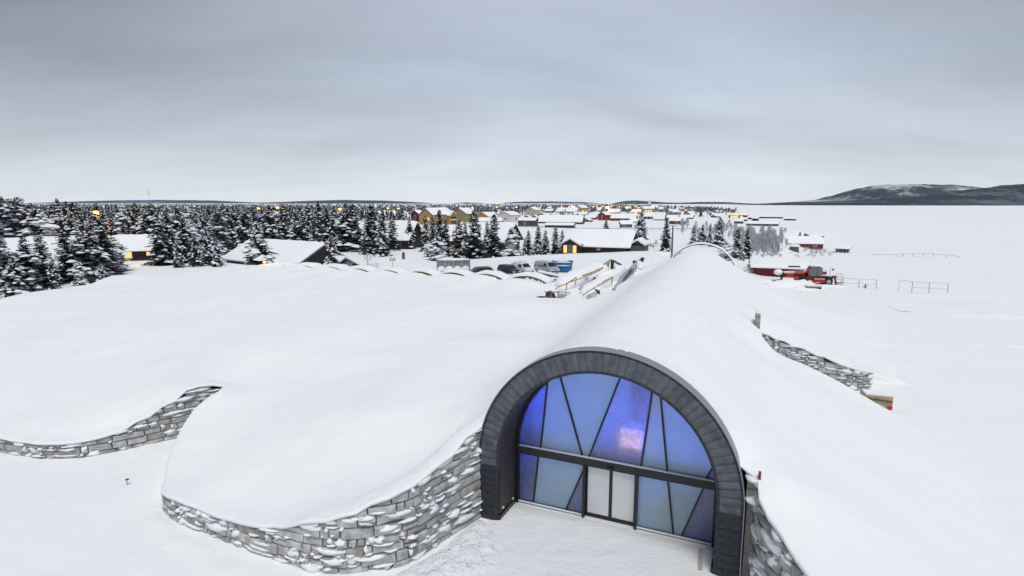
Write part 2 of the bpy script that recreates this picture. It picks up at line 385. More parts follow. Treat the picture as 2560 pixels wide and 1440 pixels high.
# ============================================================ the snow-covered roof mound
# wall foot curves (world) and wall top heights
W1b = [(-.9, .25), (-1.05, -.4), (-1.24, -.95), (-1.6, -2.3), (-1.96, -3.87), (-2.5, -4.6), (-3.05, -5.01), (-3.98, -5.6), (-5.14, -5.93), (-6.94, -5.95), (-8.13, -6.01), (-10.36, -5.9), (-13.1, -5.72), (-14.4, -5.4), (-15.1, -4.9)]
W1z = [4.5, 4.35, 4.1, 3.55, 3.25, 3.1, 2.85, 2.42, 2.1, 1.5, 1.25, 1.08, 1.1, .95, .85]
paw = [(-15.73, -4.28, .9), (-16.9, -3.3, 1.15), (-17.72, -2.39, 1.4), (-18.6, -1.4, 1.6), (-19.24, -.54, 1.8), (-19.7, .3, 2.1), (-19.85, 1.2, 2.35), (-19.75, 2.0, 2.55)]
def wB(lst): return [toB(*p) for p in lst]
W2w = [(-18.0, 34.1), (-18.6, 33.55), (-19.15, 33.0), (-19.68, 32.49), (-20.67, 31.63), (-21.7, 30.79), (-22.71, 30.02), (-23.93, 29.38), (-25.0, 29.25), (-26.11, 29.28), (-27.67, 29.6), (-28.9, 29.95), (-30.5, 30.8), (-33, 31.6), (-42, 33.5)]
W2z = [2.4, 2.7, 2.98, 2.86, 2.15, 1.56, 1.08, .94, .9, .88, .9, .96, 1.0, 1.0, 1.1]
W2b = wB(W2w)
W3b = [(10.35, 26.7), (11.0, 26.7), (12.12, 26.7), (13.5, 26.7), (14.95, 26.7), (16.58, 26.7), (17.4, 26.75), (18.0, 27.1), (18.35, 28.0), (18.5, 29.5)]
W3z = [4.0, 3.75, 3.36, 2.9, 2.39, 1.85, 1.65, 1.5, 1.3, 1.0]
W4b = [(10.3, .25), (10.36, -.3), (10.42, -1.04), (10.73, -1.66), (11.08, -2.15), (11.5, -3.0), (11.85, -3.6), (12.4, -4.7), (13.4, -5.8), (15, -6.8), (17, -7.4)]
W4z = [4.5, 4.38, 4.1, 3.75, 3.5, 3.28, 3.08, 2.8, 2.4, 1.9, 1.5]
cpts = []                                   # roof height survey (s, t, z)
def cp(*a): cpts.extend(a)
for a, z in zip(W1b, W1z): cp((*a, z))
cp(*paw)
for a, z in zip(W2b, W2z): cp((*a, z))
for a, z in zip(W3b, W3z): cp((*a, z))
for a, z in zip(W4b, W4z): cp((*a, z))
for t in (1.6, 4, 7, 10, 13, 16, 19, 22, 25.5, 29, 33, 37, 41, 45, 49, 53, 57, 60.5):
    c = 4.45 - 1.9 * t / 61
    k = 1 if t > 50 else 1
    e_ = max(0, t - 45) / 16
    cp((c, t, 8.25 - .6 * e_), (c - 3, t, 7.1 - .7 * e_), (c + 3, t, 7.1 - .7 * e_), (c - 6, t, 4.9 if t > 3 else 4.4), (c + 6, t, 4.8 if t > 3 else 4.6))
for s in np.linspace(-.75, 9.65, 22):
    cp((s, .22, max(4.45, 2.85 + math.sqrt(max(0, 5.35 ** 2 - (s - 4.45) ** 2)) + .1)))
cp((-8, 8, 3.9), (-8, 1, 3.3), (-12, 0, 2.6), (-12, 8, 3.4), (-6, 14, 4.5), (-15, 20, 4.3), (-15, 9, 3.5), (-30, 20, 4.1), (-45, 20, 4.0), (-30, 10, 3.3), (-22, 8, 3.4), (-40, 8, 3.0), (-52, 14, 3.2), (-10, 28, 4.6), (-20, 31, 4.5), (-40, 31, 4.6), (-30, 31, 4.6), (-50, 30, 4.7), (-57, 20, 3.8), (-50, 6, 2.2), (-34, 1, 1.9), (-60, 8, 2.3), (*toB(-60, 38), 1.2), (*toB(-85, 50), 1.4), (-90, 12, 2.3), (-98, 0, 1.5), (-70, -2, 1.6))
# rear ridge and what lies just behind it
rear = [(-73, 4, 2.2), (-67.4, 12.6, 3.0), (-68.4, 16.2, 3.3), (-66.2, 22, 3.6), (-67.5, 24.2, 3.95), (-68.5, 26.3, 4.25), (-66.3, 27.7, 4.35), (-60.8, 28.2, 4.35), (-59.7, 31.6, 4.6), (-58.6, 34.8, 4.85), (-57, 37, 4.95), (-53.5, 38, 4.85), (-48, 38.3, 4.85), (-43, 38.3, 4.8), (-38, 38.2, 4.75), (-33, 38.4, 4.7), (-28, 39, 4.6), (-23, 39.6, 4.6), (-18, 39.8, 4.5), (-13.2, 40, 4.35), (-11.7, 41, 4.6), (-10.7, 45.6, 4.9), (-9.2, 51.4, 5.1), (-6.8, 55.4, 5.3), (-3, 58.1, 5.6), (-1.5, 60.2, 5.6)]
cp(*rear)
cp((7.1, 61.2, 5.2), (9.9, 58.3, 3.9), (12.3, 59, 2.9), (15.4, 58, 1.5), (13, 64, 1.2), (17, 66, -.1), (23, 60, -.15), (22.5, 45, -.15), (21.5, 36, -.1), (20.2, 31.5, 0), (23.5, 52, -.15))
# right flank
cp((10.3, 21.5, 4.95), (11.0, 21.5, 4.0), (12.96, 21.5, 3.07), (15.46, 21.5, 1.96), (18.33, 21.5, .55))
cp((12, 14, 3.9), (15, 14, 2.3), (18, 14, .9), (12, 6, 3.8), (15, 6, 2.4), (18, 6, 1.0), (14, 0, 3.0), (17, 0, 1.7), (20, 8, .1), (20, 14, .1), (19.6, 18, .1), (20.5, 2, .1), (21, -5, 0), (19, -7, 1.0), (14, -4, 2.7))
cp((13, 32, 3.5), (16, 32, 1.9), (19.5, 31, .2), (13, 40, 3.2), (16.5, 42, 1.6), (20.5, 40, 0), (13, 50, 3.2), (17, 50, 1.4), (21, 50, .1))
C = np.array([(a[0], a[1]) for a in cpts], float); Z = np.array([a[2] for a in cpts], float)
keep = []
for i in range(len(C)):
    if all(np.hypot(*(C[i] - C[j])) > .25 for j in keep): keep.append(i)
C = C[keep]; Z = Z[keep]
def phi(r): return np.where(r > 1e-9, r * r * np.log(np.maximum(r, 1e-9)), 0.0)
n = len(C); D = np.hypot(C[:, None, 0] - C[None, :, 0], C[:, None, 1] - C[None, :, 1])
A = np.zeros((n + 3, n + 3)); A[:n, :n] = phi(D) + np.eye(n) * .02; A[:n, n] = 1; A[:n, n + 1:] = C; A[n, :n] = 1; A[n + 1:, :n] = C.T
sol = np.linalg.solve(A, np.concatenate([Z, np.zeros(3)]))
VAULTS = [(-52.6, 38.9), (-48.6, 39.3), (-44.0, 39.5), (-38.9, 39.2), (-34.3, 39.4), (-29.8, 40.0), (-25.3, 40.7), (-20.8, 41.1), (-15.5, 41.3)]
VZ = 5.35
def roof_h(S, T):
    S = np.asarray(S, float); T = np.asarray(T, float)
    r = np.hypot(S[:, None] - C[None, :, 0], T[:, None] - C[None, :, 1])
    z = phi(r) @ sol[:n] + sol[n] + sol[n + 1] * S + sol[n + 2] * T
    return z
# outline of the mound in plan
zone = []
front = [(s, .22) for s in np.linspace(9.65, -.75, 30)]
rearb = [(a[0] + (-1.5 if a[0] < -60 else 0), a[1] + (1.0 if a[0] > -60 else 0)) for a in rear]
outline = front + W1b[1:] + [p[:2] for p in paw] + W2b + [toB(-60, 38), toB(-85, 50), (-98, 0), (-90, 12)] + rearb
outline += [(c, 61.6) for c in np.linspace(-.6, 6.8, 8)] + [(8.5, 61.6), (13, 64), (17, 66), (23, 60), (23.5, 52), (22.5, 45), (21, 38), (19.5, 34), (18.9, 31)]
outline += W3b[::-1] + [(10.3, 26.2), (10.25, 24), (10.3, 22.2), (11.0, 21.7), (12.96, 21.6), (15.46, 21.6), (18.4, 21.4), (20.2, 19.5), (20.9, 14), (21.2, 8), (21.6, 2), (22.4, -5), (20.5, -8.5)] + W4b[::-1][:-1]
# resample
def resample(poly, step, closed=True):
    out = []; m = len(poly)
    for i in range(m if closed else m - 1):
        a, b = poly[i], poly[(i + 1) % m]; L = math.dist(a, b); k = max(1, int(L / step))
        for q in range(k): out.append((a[0] + (b[0] - a[0]) * q / k, a[1] + (b[1] - a[1]) * q / k))
    if not closed: out.append(tuple(poly[-1]))
    return out
OUT = resample(outline, .45)
def inside(px, py, poly):
    c = False; j = len(poly) - 1
    for i in range(len(poly)):
        xi, yi = poly[i]; xj, yj = poly[j]
        if (yi > py) != (yj > py) and px < (xj - xi) * (py - yi) / (yj - yi) + xi: c = not c
        j = i
    return c
pts = list(OUT); ids = list(range(len(OUT)))
OA = np.array(OUT); OB = np.roll(OA, -1, axis=0)
cand = []
for t in np.arange(-22, 67, .45):
    for s in np.arange(-100, 24, .45 if True else 1):
        fine = s > -40 and t < 30
        if not fine and (int(round((t + 22) / .45)) % 2 or int(round((s + 100) / .45)) % 2): continue
        cand.append((s + random.uniform(-.03, .03), t + random.uniform(-.03, .03)))
CA = np.array(cand)
# inside test (vectorised)
ins = np.zeros(len(CA), bool)
for (x1, y1), (x2, y2) in zip(OA, OB):
    if y1 == y2: continue
    hit = ((y1 > CA[:, 1]) != (y2 > CA[:, 1])) & (CA[:, 0] < (x2 - x1) * (CA[:, 1] - y1) / (y2 - y1) + x1)
    ins ^= hit
CA = CA[ins]
dmin = np.full(len(CA), 1e9)
for k in range(0, len(OA), 200):
    blk = OA[k:k + 200]
    dmin = np.minimum(dmin, np.hypot(CA[:, None, 0] - blk[None, :, 0], CA[:, None, 1] - blk[None, :, 1]).min(1))
CA = CA[dmin > .28]; dmin = dmin[dmin > .28]
pts = [Vector(p) for p in OUT] + [Vector((float(a), float(b))) for a, b in CA]
nb = len(OUT)
res = delaunay_2d_cdt(pts, [(i, (i + 1) % nb) for i in range(nb)], [], 1, 1e-5)
pv, pf = res[0], res[2]
S_ = np.array([p[0] for p in pv]); T_ = np.array([p[1] for p in pv])
H_ = roof_h(S_, T_)
def roof_detail(s, t):
    p = W(s, t)
    return noise.noise(Vector((p.x * .13, p.y * .13, 1.7))) * .16 + noise.noise(Vector((p.x * .45, p.y * .45, 4))) * .035
def hump(s, t):
    q = 0
    for (cs, ct) in VAULTS:
        k = ct - 1.0 - t
        if -3 < k < 9:
            a = max(0, 1 - ((s - (cs - .75)) / 2.6) ** 2) ** 1.0
            q = max(q, a * (.42 if k < 1 else .42 * max(0, 1 - (k - 1) / 8)))
    return q
edge_d = {}
vz = []
isb = {}
for i, p in enumerate(pv):
    s, t = p[0], p[1]
    z = float(H_[i]) + roof_detail(s, t) * (0.25 if (t < 1.5 and -2 < s < 11) else 1) + hump(s, t)
    for wl, wz in ((W1b, W1z), (W2b, W2z), (W3b, W3z), (W4b, W4z)):
        for q in range(len(wl) - 1):
            ax, ay = wl[q]; bx, by = wl[q + 1]; L2 = (bx - ax) ** 2 + (by - ay) ** 2; k = max(0, min(1, ((s - ax) * (bx - ax) + (t - ay) * (by - ay)) / L2))
            dd_ = math.hypot(s - ax - k * (bx - ax), t - ay - k * (by - ay))
            if dd_ < 1.4: zw = wz[q] + (wz[q + 1] - wz[q]) * k + .07; z += (zw - z) * (1 - sstep(dd_ / 1.4))
    vz.append(z)
mb = MB()
for p, z in zip(pv, vz): q = W(p[0], p[1], z); mb.v.append((q.x, q.y, q.z))
for f in pf:
    a, b, c = (Vector(pv[i]) for i in f[:3])
    if ((b.x - a.x) * (c.y - a.y) - (b.y - a.y) * (c.x - a.x)) < 0: f = f[::-1]
    mb.f.append(tuple(f)); mb.m.append(0)
# rounded snow lip and skirt down to the ground around the outline
def nearest_v(s, t): return None
lookup = {(round(p[0], 4), round(p[1], 4)): i for i, p in enumerate(pv)}
bi = [lookup.get((round(p[0], 4), round(p[1], 4))) for p in OUT]
area = sum(OUT[i][0] * OUT[(i + 1) % nb][1] - OUT[(i + 1) % nb][0] * OUT[i][1] for i in range(nb)) / 2
sgn = -1 if area > 0 else 1
nrm = []
for i in range(nb):
    a = Vector(OUT[i - 2]); b = Vector(OUT[(i + 2) % nb]); dd = (b - a).normalized(); nrm.append(Vector((-dd.y, dd.x)) * sgn)
rings = []
def wallish(s, t):
    if -1.3 < s < 10.2 and abs(t - .22) < .05: return 'portal'
    for wl in (W1b, W2b, W3b, W4b):
        for q in range(len(wl) - 1):
            ax, ay = wl[q]; bx, by = wl[q + 1]; L2 = (bx - ax) ** 2 + (by - ay) ** 2; k = max(0, min(1, ((s - ax) * (bx - ax) + (t - ay) * (by - ay)) / L2))
            if math.hypot(s - ax - k * (bx - ax), t - ay - k * (by - ay)) < .12: return 'wall'
    return 'wide' if (s > 18.7 or t > 33) and s > 12 else 'soft'
base = len(mb.v); kinds = [wallish(*p) for p in OUT]
prof = {'wide': [(1.0, -.22), (2.2, -.6), (3.6, -1.2), (5.2, -2.2), (7, -4)], 'wall': [(.09, -.01), (.14, -.05), (.13, -.15), (.0, -.20), (-.2, -.22)], 'portal': [(.07, -.03), (.09, -.07), (.05, -.10), (-.1, -.11), (-.3, -.12)], 'soft': [(.1, -.05), (.2, -.2), (.3, -.7), (.4, -2), (.5, -5.5)]}
for k in range(5):
    for i, p in enumerate(OUT):
        kd = kinds[i]; of, dz = prof[kd][k]
        z0 = vz[bi[i]] if bi[i] is not None else float(roof_h([p[0]], [p[1]])[0])
        if kd == 'wall': dz += .03 * noise.noise(Vector((p[0] * 1.3, p[1] * 1.3, k))); of += .05 * noise.noise(Vector((p[0] * .9, p[1] * .9, 9)))
        q = W(p[0] + nrm[i].x * of, p[1] + nrm[i].y * of, z0 + dz); mb.v.append((q.x, q.y, q.z))
for k in range(-1, 4):
    for i in range(nb):
        j = (i + 1) % nb
        if k < 0:
            if bi[i] is None or bi[j] is None: continue
            f = (bi[i], base + i, base + j, bi[j])
        else: f = (base + k * nb + i, base + (k + 1) * nb + i, base + (k + 1) * nb + j, base + k * nb + j)
        mb.f.append(f if sgn > 0 else f[::-1]); mb.m.append(0)
mound = mb.build('snow_mound', M['snow_roof'], smooth=True, kind='structure')
import bmesh
bm = bmesh.new(); bm.from_mesh(mound.data); bmesh.ops.remove_doubles(bm, verts=bm.verts, dist=1e-4); bmesh.ops.recalc_face_normals(bm, faces=bm.faces)
top_ = max(bm.faces, key=lambda f: f.calc_center_median().z)
if top_.normal.z < 0: bmesh.ops.reverse_faces(bm, faces=bm.faces)
bm.to_mesh(mound.data); bm.free()
def roof_z(s, t): return float(roof_h([s], [t])[0]) + roof_detail(s, t) + hump(s, t)
def roof_px(px, py, z0=5.0):
    """point of the mound surface seen at a pixel"""
    z = z0
    for _ in range(25):
        p = at(px, py, z); s, t = toB(p.x, p.y); z = .6 * z + .4 * roof_z(s, t)
    return Vector((p.x, p.y, z))

# ============================================================ stone walls
def stone_wall(label, curveB, ztop, side, seed, ch=.38, zb=-.15, patch=.7, inset=.0, zsn=0):
    rnd = random.Random(seed)
    root = empty('stone_wall', W(curveB[0][0], curveB[0][1], 0), 0, label, 'wall')
    inv = root.location
    P = [Vector(W(a, b, 0)) for a, b in curveB]
    cum = [0]
    for i in range(len(P) - 1): cum.append(cum[-1] + (P[i + 1] - P[i]).length)
    L = cum[-1]
    def pos(l):
        l = max(0, min(L - 1e-6, l))
        k = max(0, min(len(P) - 2, int(np.searchsorted(cum, l) - 1)))
        a = (l - cum[k]) / (cum[k + 1] - cum[k]); return P[k].lerp(P[k + 1], a)
    def nor(l):
        d = (pos(l + .35) - pos(l - .35)).normalized(); return Vector((d.y, -d.x, 0)) * side
    def zt(l): return interp(l, cum, ztop) - .11
    # dark core behind the joints
    core = MB(); st = np.arange(0, L, .4).tolist() + [L]
    for l in st:
        p = pos(l) - inv; nn = nor(l)
        for off, z in ((-.03, zb - .2), (-.03, zt(l) - .16), (-.3, zt(l) - .3), (-.3, zb - .2)): q = p + nn * off; core.v.append((q.x, q.y, z))
    for i in range(len(st) - 1):
        for k in range(3): core.f.append((i * 4 + k, i * 4 + k + 1, i * 4 + 4 + k + 1, i * 4 + 4 + k)); core.m.append(0)
    core.build('wall_core', M['mortar'], root)
    patches = MB(); stones = []
    zc_ = zb; course = 0
    zmax = max(ztop)
    def add_stone(l0, l1, z0, z1):
        g = .019
        l0 += g; l1 -= g; z0 += g; z1 -= g
        if l1 - l0 < .07 or z1 - z0 < .06: return
        pr = rnd.uniform(.03, .13); lm = (l0 + l1) / 2; b = MB()
        o = pos(lm) - inv
        js = [rnd.uniform(-.03, .03) for _ in range(8)]
        slant = rnd.uniform(-.09, .09) * min(1, (l1 - l0)) if rnd.random() < .5 else 0
        topa, topb = min(z1 + js[0] * .6, zt(l0) - .0), min(z1 + js[1] * .6, zt(l1) - .0)
        if topa - z0 < .03 and topb - z0 < .03: return
        dz_ = (topa + topb) / 2 - min(zt(lm), zt(l0 * .75 + l1 * .25), zt(l0 * .25 + l1 * .75)); dz_ = max(0, dz_); topa -= dz_; topb -= dz_
        topa = max(topa, z0 + .02); topb = max(topb, z0 + .02)
        back = [(l0, z0), (l1, z0), (l1, topb), (l0, topa)]
        bv = .035
        fr = [(l0 + bv * .4 + max(0, slant), z0 + bv * .6), (l1 - bv * .4, z0 + bv * .6 + js[2]), (l1 - bv + js[3] + min(0, slant), topb - bv), (l0 + bv + js[4], topa - bv)]
        for (l, z) in back: q = pos(l) - inv + nor(l) * (-.12); b.v.append((q.x, q.y, z))
        for (l, z) in back: q = pos(l) - inv + nor(l) * (.0 + pr * .35); b.v.append((q.x, q.y, min(z, max(zt(l), z0))))
        for i, (l, z) in enumerate(fr): q = pos(l) - inv + nor(l) * (pr + js[4 + i] * 1.3); b.v.append((q.x, q.y, max(z, z0 + .01)))
        q = pos(lm + js[5] * 3) - inv + nor(lm) * (pr + rnd.uniform(.0, .045)); b.v.append((q.x, q.y, (z0 + (topa + topb) / 2) / 2 + js[6]))
        for a in range(4):
            c = (a + 1) % 4
            b.f += [(a, c, 4 + c, 4 + a), (4 + a, 4 + c, 8 + c, 8 + a), (8 + a, 8 + c, 12)]; b.m += [0, 0, 0]
        mt = rnd.choice([M['stone'], M['stone'], M['stone_b'], M['stone_b'], M['stone_c']])
        ob = b.build('stone', mt, root)
        # snow lying on ledges
        for pq in range(2):
            if rnd.random() > (patch * .8 if pq == 0 else patch * .6): continue
            wl = (l1 - l0) * rnd.uniform(.4, 1.3); hl = min(.42, max(.1, (z1 - z0) * rnd.uniform(.3, 1.05)))
            if pq: wl *= rnd.uniform(.3, .8); hl = rnd.uniform(.06, .13)
            cl_ = rnd.uniform(l0 + wl * .3, l1 - wl * .3) if l1 - l0 > wl * .6 else lm
            cz = max(topa, topb) - hl * .35 + rnd.uniform(-.04, .05)
            if pq: cz = z0 + rnd.uniform(.0, .5) * (z1 - z0)
            cz = min(cz, zt(cl_) - .02)
            K = 16; bb = len(patches.v); f1, f2, f3 = rnd.uniform(0, 6), rnd.uniform(0, 6), rnd.uniform(0, 6)
            q = pos(cl_) - inv + nor(cl_) * (pr + .075); patches.v.append((q.x, q.y, cz + hl * .1))
            for rr, off in ((.55, .07), (1.0, .0)):
                for k in range(K):
                    a = 2 * math.pi * k / K; wob = 1 + .20 * math.sin(2 * a + f1) + .16 * math.sin(3 * a + f2) + .10 * math.sin(5 * a + f3)
                    ll = cl_ + math.cos(a) * wl * .5 * rr * wob; zz = cz + math.sin(a) * hl * .5 * rr * wob * (1 if math.sin(a) > 0 else 1.1)
                    q = pos(ll) - inv + nor(ll) * (pr * (1 if math.sin(a) < .6 else .3) + off + .012 - (.05 if rr == 1 else 0)); patches.v.append((q.x, q.y, min(zz, zt(ll) + .03)))
            for k in range(K):
                patches.f.append((bb, bb + 1 + k, bb + 1 + (k + 1) % K)); patches.f.append((bb + 1 + k, bb + 1 + K + k, bb + 1 + K + (k + 1) % K, bb + 1 + (k + 1) % K)); patches.m += [0, 0]
    while zc_ < zmax:
        h = ch * rnd.uniform(.82, 1.18)
        l = -rnd.uniform(0, .5)
        while l < L:
            ln = rnd.choice([.35, .45, .6, .75, .95, 1.2, 1.5]) * rnd.uniform(.85, 1.15)
            l0, l1 = max(0, l), min(L, l + ln)
            if l1 > l0 + .1 and zt((l0 + l1) / 2) > zc_ + .07:
                if h > .4 and ln < .9 and rnd.random() < .3:
                    k = rnd.uniform(.4, .6); add_stone(l0, l1, zc_, zc_ + h * k); add_stone(l0, l1, zc_ + h * k, zc_ + h)
                elif ln > 1.2 and rnd.random() < .35:
                    lm = l0 + (l1 - l0) * rnd.uniform(.35, .65); add_stone(l0, lm, zc_, zc_ + h); add_stone(lm, l1, zc_, zc_ + h * .52); add_stone(lm, l1, zc_ + h * .52, zc_ + h)
                else: add_stone(l0, l1, zc_, zc_ + h)
            l += ln
        zc_ += h; course += 1
    patches.build('snow_patches', M['snow'], root, smooth=True, kind='stuff')
    return root
stone_wall('curved grey stone retaining wall sweeping left from the glass entrance arch', W1b, [z - .05 for z in W1z], -1, 11, ch=.38, patch=.7)
stone_wall('low curved stone wall in the recess at the far left of the snow mound', W2b, [z - .05 for z in W2z], -1, 12, ch=.34)
stone_wall('distant stone retaining wall half hidden behind the snow slope on the right', W3b, W3z, 1, 13, ch=.42, patch=.75)
stone_wall('stone retaining wall on the right-hand side of the glass entrance arch', W4b, [z - .2 for z in W4z], 1, 14, ch=.44, patch=.5)
# stub pier beside the far right wall
pr = empty('stone_pier', W(10.15, 27.4, 0), AB, 'short dark stone pier end standing upright above the far right stone wall', 'wall')
rr = random.Random(3); zz = 2.6
while zz < 5.15:
    h = rr.uniform(.16, .26); b = MB(); b.box((rr.uniform(-.02, .02), 0, zz + h / 2), (.38 + rr.uniform(-.05, .05), .9, h - .02)); b.build('stone', M['stone_c'], pr); zz += h
MB().box((0, 0, 3.9), (.3, .8, 2.5)).build('pier_core', M['mortar'], pr)
MB().sphere((0, 0, 5.18), .3, 8, 5, sq=(.8, 1.4, .4)).build('snow_cap', M['snow'], pr, smooth=True)

# ============================================================ arched glass entrance
PT = empty('glass_entrance', W(4.45, 0, 0), AB, 'arched building entrance with dark metal surround and blue-lit frosted glass wall', 'entrance')
CS, ZS = 4.45, 2.85       # arch centre
def L_(s, t, z): return (s - CS, t, z)
# ring: legs then semicircle, tiles
ri, ro = 4.48, 5.42
def ring_pt(l, r):     # l: path parameter in metres along the mid line, from left foot
    rm = (ri + ro) / 2
    if l < ZS: return (-r, l)
    if l > ZS + math.pi * rm: return (r, ZS - (l - ZS - math.pi * rm))
    a = math.pi - (l - ZS) / rm
    return (r * math.cos(a), ZS + r * math.sin(a))
LT = 2 * ZS + math.pi * (ri + ro) / 2
nt_ = 66
rr = random.Random(5)
for i in range(nt_):
    l0, l1 = LT * i / nt_ + .005, LT * (i + 1) / nt_ - .005; lm = (l0 + l1) / 2
    y0, y1 = .0, .16
    b = MB(); k = []
    leg = lm < ZS - .2 or lm > LT - ZS + .2
    tilt = rr.uniform(-.012, .012)
    for l, dy in ((l0, .012), (l0 * .7 + l1 * .3, -.012), (l0 * .3 + l1 * .7, -.012 + tilt), (l1, .014)):
        for r_, dr in ((ri, .012), (ri + .12, -.012), (ro - .1, -.012), (ro, .01)):
            x, z = ring_pt(l, r_); k.append((x, -.10 + dy + dr, z))
    b.v = k + [(ring_pt(l, r_)[0], .05, ring_pt(l, r_)[1]) for l in (l0, l1) for r_ in (ri, ro)]
    for a in range(3):
        for c in range(3): b.f.append((a * 4 + c, a * 4 + c + 1, a * 4 + 5 + c, a * 4 + 4 + c)); b.m.append(1 if (c == 1 and not leg and (True)) else 0)
    for q in ((0, 1, 2, 3, 17, 16), (15, 14, 13, 12, 18, 19), (0, 16, 18, 12, 8, 4), (3, 7, 11, 15, 19, 17)): b.f.append(q); b.m.append(0)
    b.build('cladding_panel', [M['clad_dark'] if leg else M['clad'], M['clad_dark'] if leg else M['clad_frost']], PT)
# ring carcass and outer edge trim
b = MB(); e2 = MB(); rv = MB(); K = 72
ls = [LT * i / K for i in range(K + 1)]
def strip(mbx, ra, ya, rb, yb):
    base = len(mbx.v)
    for l in ls:
        x, z = ring_pt(l, ra); mbx.v.append((x, ya, z)); x, z = ring_pt(l, rb); mbx.v.append((x, yb, z))
    for i in range(K): mbx.f.append((base + 2 * i, base + 2 * i + 1, base + 2 * i + 3, base + 2 * i + 2)); mbx.m.append(0)
strip(b, ri + .02, -.04, ro - .01, -.04); strip(b, ro - .01, -.04, ro - .01, .5); b.build('surround_carcass', M['black'], PT)
strip(e2, ro, -.14, ro + .035, -.14); strip(e2, ro + .035, -.14, ro + .035, .45); strip(e2, ro, -.14, ro, .0); e2.build('edge_trim', M['steel'], PT)
# reveal panels from the ring back to the glass
nr = 22
for i in range(nr):
    l0, l1 = LT * i / nr + .004, LT * (i + 1) / nr - .004; b = MB()
    for l in (l0, (l0 + l1) / 2, l1):
        for r_ in (ri, ri + .04):
            for y in (-.08, 1.72): x, z = ring_pt(l, r_); b.v.append((x, y, z))
    for a in (0, 4): b.f += [(a, a + 1, a + 5, a + 4), (a + 2, a + 3, a + 7, a + 6), (a, a + 2, a + 6, a + 4), (a + 1, a + 3, a + 7, a + 5)]; b.m += [0] * 4
    b.build('reveal_panel', M['reveal'], PT)
for x, y, z in ((-4.46, .35, .45), (-4.46, 1.45, .32), (-4.46, .03, .16), (4.46, .4, .45), (4.46, 1.4, .32)):
    MB().tube([(x - .015, y, z), (x + .03, y, z)], .055, 10).build('round_light', M['wtrim'], PT)
MB().box((-4.44, .85, .11), (.06, 1.85, .30)).build('skirting', M['black'], PT)
MB().box((4.44, .85, .11), (.06, 1.85, .30)).build('skirting', M['black'], PT)
# black arch frame against the glass
fr = MB(); strip(fr, ri - .005, 1.72, ri - .17, 1.72); strip(fr, ri - .17, 1.72, ri - .17, 1.98); fr.build('arch_frame', M['black'], PT)
GY = 1.94; gr = 4.36
def bar2(mbx, a, b_, wd, y0=GY - .07, y1=GY + .05):
    a = Vector(a); b_ = Vector(b_); d = (b_ - a).normalized(); n_ = Vector((-d.y, d.x)) * wd / 2
    poly = [a - n_, b_ - n_, b_ + n_, a + n_]; mbx.prism([(p.x, p.y) for p in poly], 'y', y0, y1)
def toarch(a, b_):
    a = Vector(a); d = (Vector(b_) - a).normalized(); o = a - Vector((0, ZS)); q = o.dot(d); t = -q + math.sqrt(q * q - o.dot(o) + gr * gr); return a + d * t
off = CS - .045
up = [((1.14, 2.85), (1.44, 6.01)), ((3.12, 2.85), (2.06, 6.28)), ((3.43, 2.85), (4.67, 6.56)), ((5.72, 2.85), (6.05, 6.1)), ((6.81, 2.85), (6.43, 5.9)), ((8.36, 2.85), (8.56, 3.32))]
up = [((a[0] - off, a[1]), toarch((a[0] - off, a[1]), (b_[0] - off, b_[1]))) for a, b_ in up]
for a, b_ in up: m_ = MB(); bar2(m_, a, b_, .075); m_.build('mullion', M['black'], PT)
MB().box((0, GY - .06, 2.66), (8.7, .26, .38)).build('beam', mat('beam_metal', (.018, .019, .024), .5), PT)
MB().box((0, GY - .12, 2.862), (8.6, .16, .02)).build('snow_line', M['snow'], PT)
